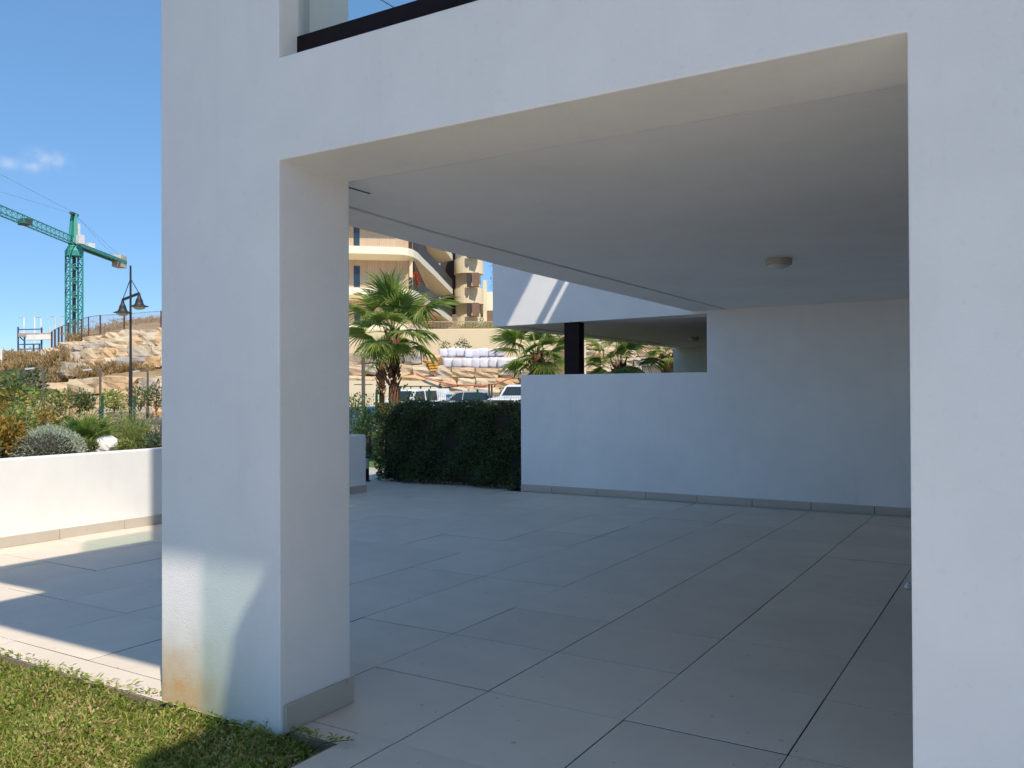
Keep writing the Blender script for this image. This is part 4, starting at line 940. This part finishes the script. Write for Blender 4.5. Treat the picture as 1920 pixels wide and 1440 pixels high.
# earth bank behind the boulders
bk = MB(); bus = [560, 640, 720, 820, 900, 1000, 1100, 1250, 1400, 1600]
for u in bus:
    right = u > 1000
    for v, D in (((800, 54.5), (690, 55.2), (688, 62.5), (600, 100)) if not right else ((800, 50.5), (628, 54), (612, 66), (600, 100))): bk.v.append(tuple(at(u, v, D=D)))
for i in range(len(bus)-1):
    for j in range(3): a = i*4+j; bk.f.append((a, a+4, a+5, a+1))
struct(bk.build('earth_bank', M['hill']))
cw = thing('roadside_boulder_wall', 'dry stacked boulder wall behind the parked cars with white bags on top', 'wall', (0, 0, 0))
for i, (v, hp) in enumerate(((700, 20), (719, 19), (737, 19), (755, 18))):
    boulders(cw, [(824 if i else 815, v, 53.6-.2*i), (900, v-1, 53.6-.2*i), (1010, v-1, 53.4-.2*i)], hp, 30, 62, depth=1.2, seed=200+i)
for i, (v, hp) in enumerate(((672, 22), (694, 20), (712, 18))): boulders(cw, [(640, v+2, 53.9-.2*i), (740, v, 53.9-.2*i), (826, v+2, 53.8-.2*i)], hp, 34, 64, depth=1.1, seed=220+i)
ew = thing('far_boulder_wall', 'pale boulder wall seen through the gap under the neighbouring ceiling', 'wall', (0, 0, 0))
for i, (v, hp) in enumerate(((634, 14), (648, 15), (663, 15), (678, 15), (693, 15))): boulders(ew, [(1086, v, 53-.55*i), (1200, v+1, 52.5-.55*i), (1345, v+2, 52-.55*i)], hp, 20, 46, depth=1.1, seed=240+i)
b = MB(); b.beam(at(1091, 760, D=48.5), at(1091, 632, D=48.5), px(11, 48.5), .5); tag(b.build('cream_pillar', M['cream']), 'cream coloured pillar right of the dark steel post', 'pillar')
# white wall with flat grey roof at the right of the gap
kw = thing('small_flat_roof_hut', 'small white hut with flat grey roof glimpsed beyond the low wall', 'hut', (0, 0, 0))
b = MB(); b.beam(at(1205, 682, D=36), at(1330, 680, D=36), 3.5, px(12, 36)); b.build('roof', mat('grey_roof_slab', (.42, .43, .45), rough=.8), kw)
b = MB(); b.beam(at(1205, 700, D=37), at(1330, 698, D=37), 2, px(24, 37)); b.build('wall', M['white'], kw)
b = MB(); b.beam(at(1247, 700, D=35.4), at(1247, 689, D=35.4), px(8, 35.4), .1); b.build('doorway', M['windowglass'], kw)
# white wall panel beside the van
b = MB(); b.beam(at(560, 738, D=52.6), at(822, 738, D=52.6), .35, px(48, 52.6)); tag(b.build('white_wall', M['cream']), 'sunlit cream wall behind the van and palm trunk', 'wall')
# bulk bags: single bags in two rows
bagm = []
for k in range(4):
    rr = random.Random(300+k); bm = bmesh.new(); bmesh.ops.create_cube(bm, size=1); bmesh.ops.subdivide_edges(bm, edges=bm.edges[:], cuts=3, use_grid_fill=True)
    for v in bm.verts:
        x, y, z = v.co; bul = 1+.17*math.cos(math.pi*z)*(1-.5*(abs(x)+abs(y))/1); v.co.z += -.06*(x*x+y*y)*(1 if z > .4 else 0)
        v.co.x *= bul; v.co.y *= bul
        v.co += Vector((rr.uniform(-.03, .03), rr.uniform(-.03, .03), rr.uniform(-.035, .035)))
        if z > .4: v.co.z += .05*math.sin(7*x+k)*math.cos(6*y)
    me = bpy.data.meshes.new('bulk_bag'); bm.to_mesh(me); bm.free(); me.materials.append(M['bag']); me.polygons.foreach_set('use_smooth', [True]*len(me.polygons)); bagm.append(me)
def bag(u, v, D, wpx, hpx, label):
    c = at(u, v, D=D); o = inst('bulk_bag', bagm[rnd.randrange(4)], None, T(c.x, c.y, c.z) @ Matrix.Rotation(YAW*-1+rnd.uniform(-.3, .3), 4, 'Z') @ Matrix.Rotation(rnd.uniform(-.07, .07), 4, 'Y') @ Matrix.Diagonal((px(wpx, D), px(wpx, D), px(hpx, D), 1)))
    tag(o, label, 'bag', 'white bulk bags stacked on the boulder wall')
ORD = ('leftmost', 'second from the left', 'third from the left', 'fourth from the left', 'fifth from the left', 'sixth from the left', 'seventh from the left', 'eighth from the left')
u = 824
for k in range(8):
    w_ = rnd.uniform(12.5, 18); bag(u+w_/2, 662+rnd.uniform(-1.5, 1.5), 57.2+rnd.uniform(-.25, .25), w_*.97, 16+rnd.uniform(-2, 2), 'white woven bulk bag, %s in the upper row on the boulder wall' % ORD[k]); u += w_
u = 832
for k in range(8):
    w_ = rnd.uniform(14, 19.5); bag(u+w_/2, 680.5+rnd.uniform(-.7, .7), 56.2+rnd.uniform(-.25, .25), w_*.98, 18.5+rnd.uniform(-1.5, 1.5), 'white woven bulk bag, %s in the lower row on the boulder wall' % ORD[k]); u += w_
# yellow plastic barrier pieces and corrugated pipe
yb = thing('yellow_barrier', 'yellow slatted plastic barrier on the boulders left of the white bags', 'barrier', (0, 0, 0))
for k in range(4): b = MB(); b.beam(at(801+k*1.8, 679+k*5, D=53.1), at(816+k*1.8, 678+k*5, D=53.1), .1, px(3.4, 53)); b.build('slat', M['yellow'], yb)
b = MB(); b.beam(at(800, 676, D=53.2), at(809, 699, D=53.2), .05); b.beam(at(816, 676, D=53.2), at(823, 698, D=53.2), .05); b.build('frame', M['yellow'], yb)
b = MB(); b.tube([at(u, v, D=52.2) for u, v in ((780, 700), (800, 709), (825, 716), (850, 721), (880, 722), (905, 723), (930, 720), (950, 712), (965, 706))], .05, 6); tag(b.build('corrugated_pipe', M['redpipe']), 'orange red pipe hanging along the boulder wall above the cars', 'pipe')
for u, v, r_, mm in ((833, 655, .6, 'shrub'), (868, 650, .7, 'darkshrub')):
    q = at(u, v, D=58.8); shrub('terrace_shrub', 'small dry shrub behind the upper bags, %s' % ('nearest the palm' if u < 850 else 'further right'), 'shrub', (q.x, q.y, q.z-.5), r_, r_, 1.0, M[mm], 220, .16, .08)

# beige retaining wall with bar railing
bw = thing('beige_retaining_wall', 'tall beige retaining wall with bar railing below the apartments', 'wall', (0, 0, 0))
WD = 61
b = MB(); a, c = at(560, 655, D=WD), at(1075, 655, D=WD); b.beam(a, c, .5, px(72, WD)); b.build('wall_body', M['beigewall'], bw)
b = MB(); b.beam(at(842, 643, D=WD-.6), at(889, 643, D=WD-.6), .7, px(16, WD)); b.build('niche_block', M['beigewall'], bw)
rl = MB(); u = 700
while u < 1075: rl.beam(at(u, 619, D=WD+.1), at(u, 603.5, D=WD+.1), .035); u += 2.6
rl.beam(at(700, 603, D=WD+.1), at(1075, 603, D=WD+.1), .06); rl.build('railing', M['railbar'], bw, kind='stuff')

# apartment building with rounded balconies
ab = thing('apartment_building', 'cream apartment block with rounded balcony slabs behind the large palm', 'building', (0, 0, 0))
BD = 66
def zof(v, D): return at(800, v, D=D).z
def plan(pts): return [tuple(at(u, 600, D=D).xy) for u, D in pts]
edge = [(540, 66), (700, 66), (752, 66.1), (766, 66.5), (776, 67.3), (784, 68.6), (792, 71), (812, 77), (832, 85), (849, 93)]
back = [(800, 97), (700, 82), (560, 82)]
wall_pl = [(540, 67.9), (772, 68.0), (836, 95), (700, 96), (540, 84)]
for i, (vt, vb) in enumerate(((464, 478), (541, 554.5), (607, 619))):
    zt, zb_ = zof(vt, 66.1), zof(vb, 66.1)
    ed = edge if i < 2 else [(540, 66), (700, 66), (770, 66.4), (790, 68), (806, 72), (848, 93)]
    b = MB(); b.prism(plan(ed+back), zb_, zt); so_ = b.build('balcony_slab', M['creamslab'], ab)
    # tapered underside
    b = MB(); zin = zof(vb+6, 66.1)
    p1_ = plan([(540, 66.2), (752, 66.3), (775, 67.6), (790, 71.3), (847, 93.2)]); p2_ = plan([(540, 67.2), (752, 67.3), (768, 68.2), (776, 73), (812, 95)])
    nn = len(p1_); b.add([(x, y, zb_-.004) for x, y in p1_]+[(x, y, zin) for x, y in p2_], [(k, k+1, nn+k+1, nn+k) for k in range(nn-1)]+[(nn+4, nn+3, nn+2, nn+1, nn)]); b.build('slab_soffit', M['creamslab'], so_)
    # glass balustrade panes on the front, bronze mesh on the side
    if i < 2:
        zg = zt+1.0
        for u0, u1 in ((600, 655), (656, 690), (691, 728), (729, 763)):
            b = MB(); b.beam(at(u0, 600, D=66.25).xy.to_3d()+Vector((0, 0, zt+.52)), at(u1, 600, D=66.25).xy.to_3d()+Vector((0, 0, zt+.52)), .02, 1.0); b.build('glass_pane', M['glass'], so_)
        pts = [(767, 66.9), (776, 67.8), (784, 69), (792, 71.4), (812, 77.3), (832, 85.2), (848, 93)]
        for (ua, Da), (ub, Db) in zip(pts, pts[1:]):
            b = MB(); b.beam(at(ua, 600, D=Da).xy.to_3d()+Vector((0, 0, zt+.5)), at(ub, 600, D=Db).xy.to_3d()+Vector((0, 0, zt+.5)), .05, 1.0); b.build('mesh_railing', M['darkrail'], so_)
# walls behind the balconies
zb0 = zof(640, 68)
for i, (vt, vb) in enumerate(((398, 464), (484, 541), (560, 607), (624, 650))):
    zt, zb_ = zof(vt, 68), zof(vb, 67)-.2
    a, c = at(540, 600, D=68).xy, at(768, 600, D=68).xy
    b = MB(); b.beam(Vector((a.x, a.y, (zt+zb_)/2)), Vector((c.x, c.y, (zt+zb_)/2)), .4, zt-zb_); b.build('clad_wall', M['wood'], ab)
    a, c = at(768, 600, D=67.8).xy, at(774, 600, D=67.8).xy
    b = MB(); b.beam(Vector((a.x, a.y, (zt+zb_)/2)), Vector((c.x, c.y, (zt+zb_)/2)), .6, zt-zb_); b.build('corner_pier', M['cream'], ab)
    a, c = at(774, 600, D=69).xy, at(808, 600, D=96).xy
    b = MB(); b.beam(Vector((a.x, a.y, (zt+zb_)/2)), Vector((c.x, c.y, (zt+zb_)/2)), .3, zt-zb_); b.build('side_glazing', M['brown'], ab)
for u0, u1, vt, vb in ((661, 676, 424, 466), (661.5, 676.5, 498, 543), (663, 677, 573, 610)):
    zt, zb_ = zof(vt, 67.7), zof(vb, 67.7); a, c = at(u0, 600, D=67.72).xy, at(u1, 600, D=67.72).xy
    b = MB(); b.beam(Vector((a.x, a.y, (zt+zb_)/2)), Vector((c.x, c.y, (zt+zb_)/2)), .1, zt-zb_); w0 = b.build('window', M['darkrail'], ab)
    b = MB(); a2, c2 = a.lerp(c, .09), a.lerp(c, .91); off = Vector((CAM.x-a.x, CAM.y-a.y)).normalized()*.07
    b.beam(Vector((a2.x+off.x, a2.y+off.y, (zt+zb_)/2)), Vector((c2.x+off.x, c2.y+off.y, (zt+zb_)/2)), .02, zt-zb_-.2); b.build('pane', M['windowglass'], w0)
for k, (u0, u1, D) in enumerate(((776, 778, 70), (780, 783, 72.6), (785, 788, 76.5))):
    for vt, vb in ((500, 542), (425, 466)):
        zt, zb_ = zof(vt, 67.7), zof(vb, 67.7); a, c = at(u0, 600, D=D-.3).xy, at(u1, 600, D=D-.1).xy
        b = MB(); b.beam(Vector((a.x, a.y, (zt+zb_)/2)), Vector((c.x, c.y, (zt+zb_)/2)), .08, zt-zb_); b.build('side_window', M['windowglass'], ab)
# upper roof slab
b = MB(); b.prism(plan(edge+back), zof(388, 66), zof(372, 66)); b.build('roof_slab', M['creamslab'], ab)
# dark joint tower between block and drums
DR = 92
def drum_pt(u, D): return at(u, 600, D=D).xy
b = MB(); a, c = drum_pt(826, 96.5), drum_pt(856, 96.5); zz0, zz1 = zof(640, DR), zof(440, DR); b.beam(Vector((a.x, a.y, (zz0+zz1)/2)), Vector((c.x, c.y, (zz0+zz1)/2)), 1.0, zz1-zz0); b.build('recess_wall', M['darkrail'], ab)
cpt = drum_pt(879.5, DR+1.5); rad = px(28, DR)
def drum(vt, vb):
    zt, zb_ = zof(vt, DR), zof(vb, DR)
    b = MB(); n = 28; ri = rad-.18
    vs = []; fs = []
    for k in range(n):
        a = 2*math.pi*k/n
        for r_, z in ((rad, zb_), (rad, zt), (ri, zt), (ri, zb_+.25)): vs.append((cpt.x+r_*math.cos(a), cpt.y+r_*math.sin(a), z))
    for k in range(n):
        m_ = (k+1) % n
        for j in range(3): fs.append((k*4+j, m_*4+j, m_*4+j+1, k*4+j+1))
    fs.append(tuple(k*4 for k in range(n-1, -1, -1))); fs.append(tuple(k*4+3 for k in range(n)))
    b.add(vs, fs); d = b.build('round_balcony', M['cream'], ab)
    q = at(876, (vt+vb)/2, D=DR+1.5-rad-.05); b = MB(); b.beam(q-Vector((rgt.x, rgt.y, 0))*.12, q+Vector((rgt.x, rgt.y, 0))*.12, .12, .18); b.build('spout', M['brown'], d)
drum(484, 511); drum(539, 568); drum(594, 622); drum(428, 456)
b = MB(); cq = cpt + Vector((fwd.x, fwd.y)).normalized()*.55 - Vector((rgt.x, rgt.y))*.12; b.tube([(cq.x, cq.y, zof(640, DR)), (cq.x, cq.y, zof(420, DR))], rad*.86, 24); b.build('stair_core', M['cream'], ab)
for vt, vb in ((513, 539), (569, 594), (457, 484)):
    zt, zb_ = zof(vt, DR), zof(vb, DR)
    a = at(880, 600, D=DR-.2-px(6, DR)).xy; b = MB(); e = Vector((rgt.x, rgt.y, 0))*px(4.2, DR); m0 = Vector((a.x, a.y, (zt+zb_)/2)); b.beam(m0-e, m0+e, .3, zt-zb_); b.build('balcony_door', M['darkrail'], ab)
    a = at(892, 600, D=DR-.6).xy; b = MB(); e = Vector((rgt.x, rgt.y, 0))*px(6, DR); m0 = Vector((a.x, a.y, (zt+zb_)/2)); b.beam(m0-e, m0+e, .9, zt-zb_); b.build('pier', M['brown'], ab)
# white wing at the right
for u0, u1, vt, vb, D, mm in ((893, 925, 548, 640, 96, 'creamslab'), (906, 913, 526, 640, 94, 'cream'), (911, 925, 583, 612, 94.5, 'brown')):
    a, c = drum_pt(u0, D), drum_pt(u1, D); zt, zb_ = zof(vt, D), zof(vb, D); b = MB(); b.beam(Vector((a.x, a.y, (zt+zb_)/2)), Vector((c.x, c.y, (zt+zb_)/2)), 1.2, zt-zb_); b.build({'creamslab': 'wing_wall', 'cream': 'wing_fin', 'brown': 'wing_window'}[mm], M[mm], ab)
b = MB(); a, c = at(848, 605, D=63).xy, at(857, 605, D=63).xy; zt, zb_ = zof(590, 63), zof(624, 63); b.beam(Vector((a.x, a.y, (zt+zb_)/2)), Vector((c.x, c.y, (zt+zb_)/2)), .6, zt-zb_); tag(b.build('brown_gate_pillar', M['brown']), 'brown pillar standing on the beige terrace below the apartments', 'pillar')
# planting on the terrace and red flowering climbers
for u, v, D, r_, hh, mm, lab in ((895, 612, 63.5, .9, .8, 'shrub', 'green bush on the terrace under the round balconies'), (915, 614, 63.5, .9, .5, 'shrub', 'low bush at the right end of the terrace railing'), (873, 615, 63.5, .8, .45, 'shrub', 'low bush behind the terrace railing'), (778, 524, 68.5, .45, 1.2, 'redflower', 'red flowers on the middle balcony of the apartments'), (788, 590, 65, 1.2, 2.4, 'redflower', 'orange red flowering bush beside the lower balcony'), (926, 520, 99, 1.3, 7, 'darkshrub', 'hazy tree beside the round stair tower')):
    q = at(u, v, D=D); shrub('flowering_bush' if mm == 'redflower' else 'terrace_bush', lab, 'bush', (q.x, q.y, q.z-hh*.5), r_, r_, hh, M[mm], 420, .16, .09)
b = MB(); b.beam(at(560, 628, D=64), at(1075, 624, D=64), 6, .3); struct(b.build('upper_terrace', M['beigewall']))

# ------------------------------------------------------------------ vehicles
def car(name, label, cat, u, D, z0, heading, L, Wd, H, prof, glass, paint, stripe=None, group='vehicles parked on the road'):
    """prof: upper outline [(x along 0..1, z 0..1)]; glass: side windows [(x0,x1,z0,z1,lean)]"""
    c = at(u, 750, D=D); t = thing(name, label, cat, (c.x, c.y, z0), heading, group)
    pts = [(-.5*L+x*L, z*H) for x, z in prof]; n = len(pts)
    def half(z): q = max(0, (z/H-.55)/.45); return Wd/2*(1-.16*q)
    b = MB(); vs = []
    for s in (-1, 1):
        for x, z in pts: vs.append((x, s*half(z), z))
    b.add(vs, [tuple(range(n-1, -1, -1)), tuple(range(n, 2*n))]+[(i, (i+1) % n, n+(i+1) % n, n+i) for i in range(n)])
    b.build('body', paint, t, bevel=.04)
    for (xs, zs) in glass:
        for s in (-1, 1):
            b = MB(); vv = [(-.5*L+x*L, s*(half(z*H)+.012), z*H) for x, z in zip(xs, zs)]; b.add(vv, [tuple(range(len(vv)))]); b.build('side_window', M['windowglass'], t)
    for xw in (-.31*L, .31*L):
        for s in (-1, 1):
            b = MB(); b.tube([(xw, s*(Wd/2-.2), .31), (xw, s*(Wd/2+.01), .31)], .31, 18); w_ = b.build('wheel', M['tyre'], t)
            b = MB(); b.tube([(xw, s*(Wd/2+.011), .31), (xw, s*(Wd/2+.02), .31)], .2, 14); b.build('rim', M['rim'], w_)
    return t, half, pts
hatch = [(0, .2), (.005, .45), (.04, .56), (.20, .64), (.30, .70), (.44, .93), (.52, .99), (.75, 1.0), (.90, .93), (.985, .66), (1, .5), (.995, .2)]
hw_ = [((.33, .44, .53, .52), (.66, .90, .93, .66)), ((.535, .545, .72, .74), (.66, .93, .94, .67)), ((.755, .735, .85, .92), (.67, .94, .90, .68))]
hed = math.atan2(r2.y, r2.x)-.25
t, half, pts = car('silver_car', 'silver hatchback parked facing left above the hedge', 'car', 872, 47, .0, hed, 4.1, 1.75, 1.56, hatch, hw_, M['silver'])
def quad(t, name, pts4, m): b = MB(); b.add(pts4, [(0, 1, 2, 3)]); return b.build(name, m, t)
L_, H_ = 4.1, 1.56
quad(t, 'windscreen', [(-.5*L_+.29*L_, -.72, .72*H_), (-.5*L_+.29*L_, .72, .72*H_), (-.5*L_+.435*L_-.02, .62, .93*H_), (-.5*L_+.435*L_-.02, -.62, .93*H_)], M['windowglass'])
quad(t, 'rear_window', [(.5*L_-.025*L_+.015, -.68, .70*H_), (.5*L_-.025*L_+.015, .68, .70*H_), (.5*L_-.10*L_+.02, .6, .92*H_), (.5*L_-.10*L_+.02, -.6, .92*H_)], M['windowglass'])
for s in (-1, 1):
    b = MB(); b.box(-.5*L_-.01, -.5*L_+.25, s*.78-.12, s*.78+.09, .50*H_, .60*H_); b.build('headlight', M['headlight'], t)
    b = MB(); b.box(.5*L_-.18, .5*L_+.0, s*.76-.1, s*.76+.11, .55*H_, .72*H_); b.build('tail_light', M['redlight'], t)
    b = MB(); b.box(-.75, -.6, s*.95-.1, s*.95+.1, .66*H_, .75*H_); b.build('mirror', M['silver'], t)
vanp = [(0, .2), (0, .48), (.03, .54), (.17, .60), (.27, .93), (.32, .98), (.98, 1.0), (1, .6), (1, .2)]
t, half, pts = car('white_van', 'white van with blue rear corner and roof bars beside the palm trunk', 'van', 778, 47.5, .0, hed+1.25, 4.4, 1.85, 1.68, vanp, [((.23, .29, .45, .45), (.60, .90, .92, .60)), ((.48, .48, .7, .7), (.62, .92, .93, .62))], M['vanwhite'])
L_, H_ = 4.4, 1.68
quad(t, 'windscreen', [(-.5*L_+.175*L_, -.75, .63*H_), (-.5*L_+.175*L_, .75, .63*H_), (-.5*L_+.265*L_-.02, .66, .92*H_), (-.5*L_+.265*L_-.02, -.66, .92*H_)], M['windowglass'])
quad(t, 'rear_window', [(.5*L_+.012, -.62, .66*H_), (.5*L_+.012, .62, .66*H_), (.5*L_+.012, .6, .90*H_), (.5*L_+.012, -.6, .90*H_)], M['windowglass'])
for s in (-1, 1): b = MB(); b.box(.5*L_-.5, .5*L_+.014, s*.905-.03, s*.905+.03, .25*H_, .8*H_); b.build('blue_panel', M['vanblue'], t, label='blue livery panel')
for x in (-.4, .5, 1.4): b = MB(); b.beam((x, -.8, H_+.12), (x, .8, H_+.12), .05); b.beam((x, -.7, H_-.01), (x, -.7, H_+.1), .05); b.beam((x, .7, H_-.01), (x, .7, H_+.1), .05); b.build('roof_bar', M['chrome'], t)
pick = [(0, .2), (0, .55), (.03, .60), (.26, .66), (.36, .96), (.42, 1.0), (.7, 1.0), (.80, .68), (1, .66), (1, .2)]
t, half, pts = car('white_pickup', 'white pickup with dark grille facing the viewer at the end of the low wall', 'pickup', 984, 44, .1, hed+1.35, 4.9, 1.85, 1.75, pick, [((.33, .395, .52, .52), (.68, .94, .95, .68)), ((.54, .54, .69, .76), (.68, .95, .94, .69))], M['vanwhite'])
L_, H_ = 4.9, 1.75
quad(t, 'windscreen', [(-.5*L_+.265*L_, -.75, .68*H_), (-.5*L_+.265*L_, .75, .68*H_), (-.5*L_+.355*L_-.02, .66, .94*H_), (-.5*L_+.355*L_-.02, -.66, .94*H_)], M['windowglass'])
b = MB(); b.box(-.5*L_-.03, -.5*L_+.02, -.62, .62, .36*H_, .56*H_); b.build('grille', M['chrome'], t)
for s in (-1, 1): b = MB(); b.box(-.5*L_-.02, -.5*L_+.2, s*.78-.12, s*.78+.08, .46*H_, .57*H_); b.build('headlight', M['headlight'], t)
b = MB(); b.box(-.5*L_-.045, -.5*L_-.031, -.26, .26, .26*H_, .33*H_); b.build('number_plate', M['plate'], t)
t, half, pts = car('blue_car', 'dark blue car glimpsed through the fence left of the hedge', 'car', 668, 40, -.6, hed+.1, 4.2, 1.7, 1.45, hatch, hw_, M['bluecar'])
# sign posts by the road
for u, lab in ((917, 'thin brown post left of the pair beside the silver car'), (922, 'thin brown post right of the pair beside the silver car')):
    b = MB(); q = at(u, 720, D=45.5); b.tube([(0, 0, 0), (0, 0, q.z)], .05, 8); o = b.build('road_post', M['rustpost'], loc=(q.x, q.y, 0)); tag(o, lab, 'post')
b = MB(); q = at(681, 600, D=28); b.tube([(0, 0, 0), (0, 0, at(681, 665, D=28).z-GZ)], .06, 8); t = thing('garden_lamp', 'grey lamp post between the pillar and the large palm', 'street lamp', (q.x, q.y, GZ)); b.build('post', M['greypost'], t)
b = MB(); zc_ = at(681, 721, D=28).z-GZ; b.beam(Vector((0, 0, zc_))-r2*.3, Vector((0, 0, zc_))+r2*.3, .05, .03); b.build('cross_arm', M['greypost'], t)
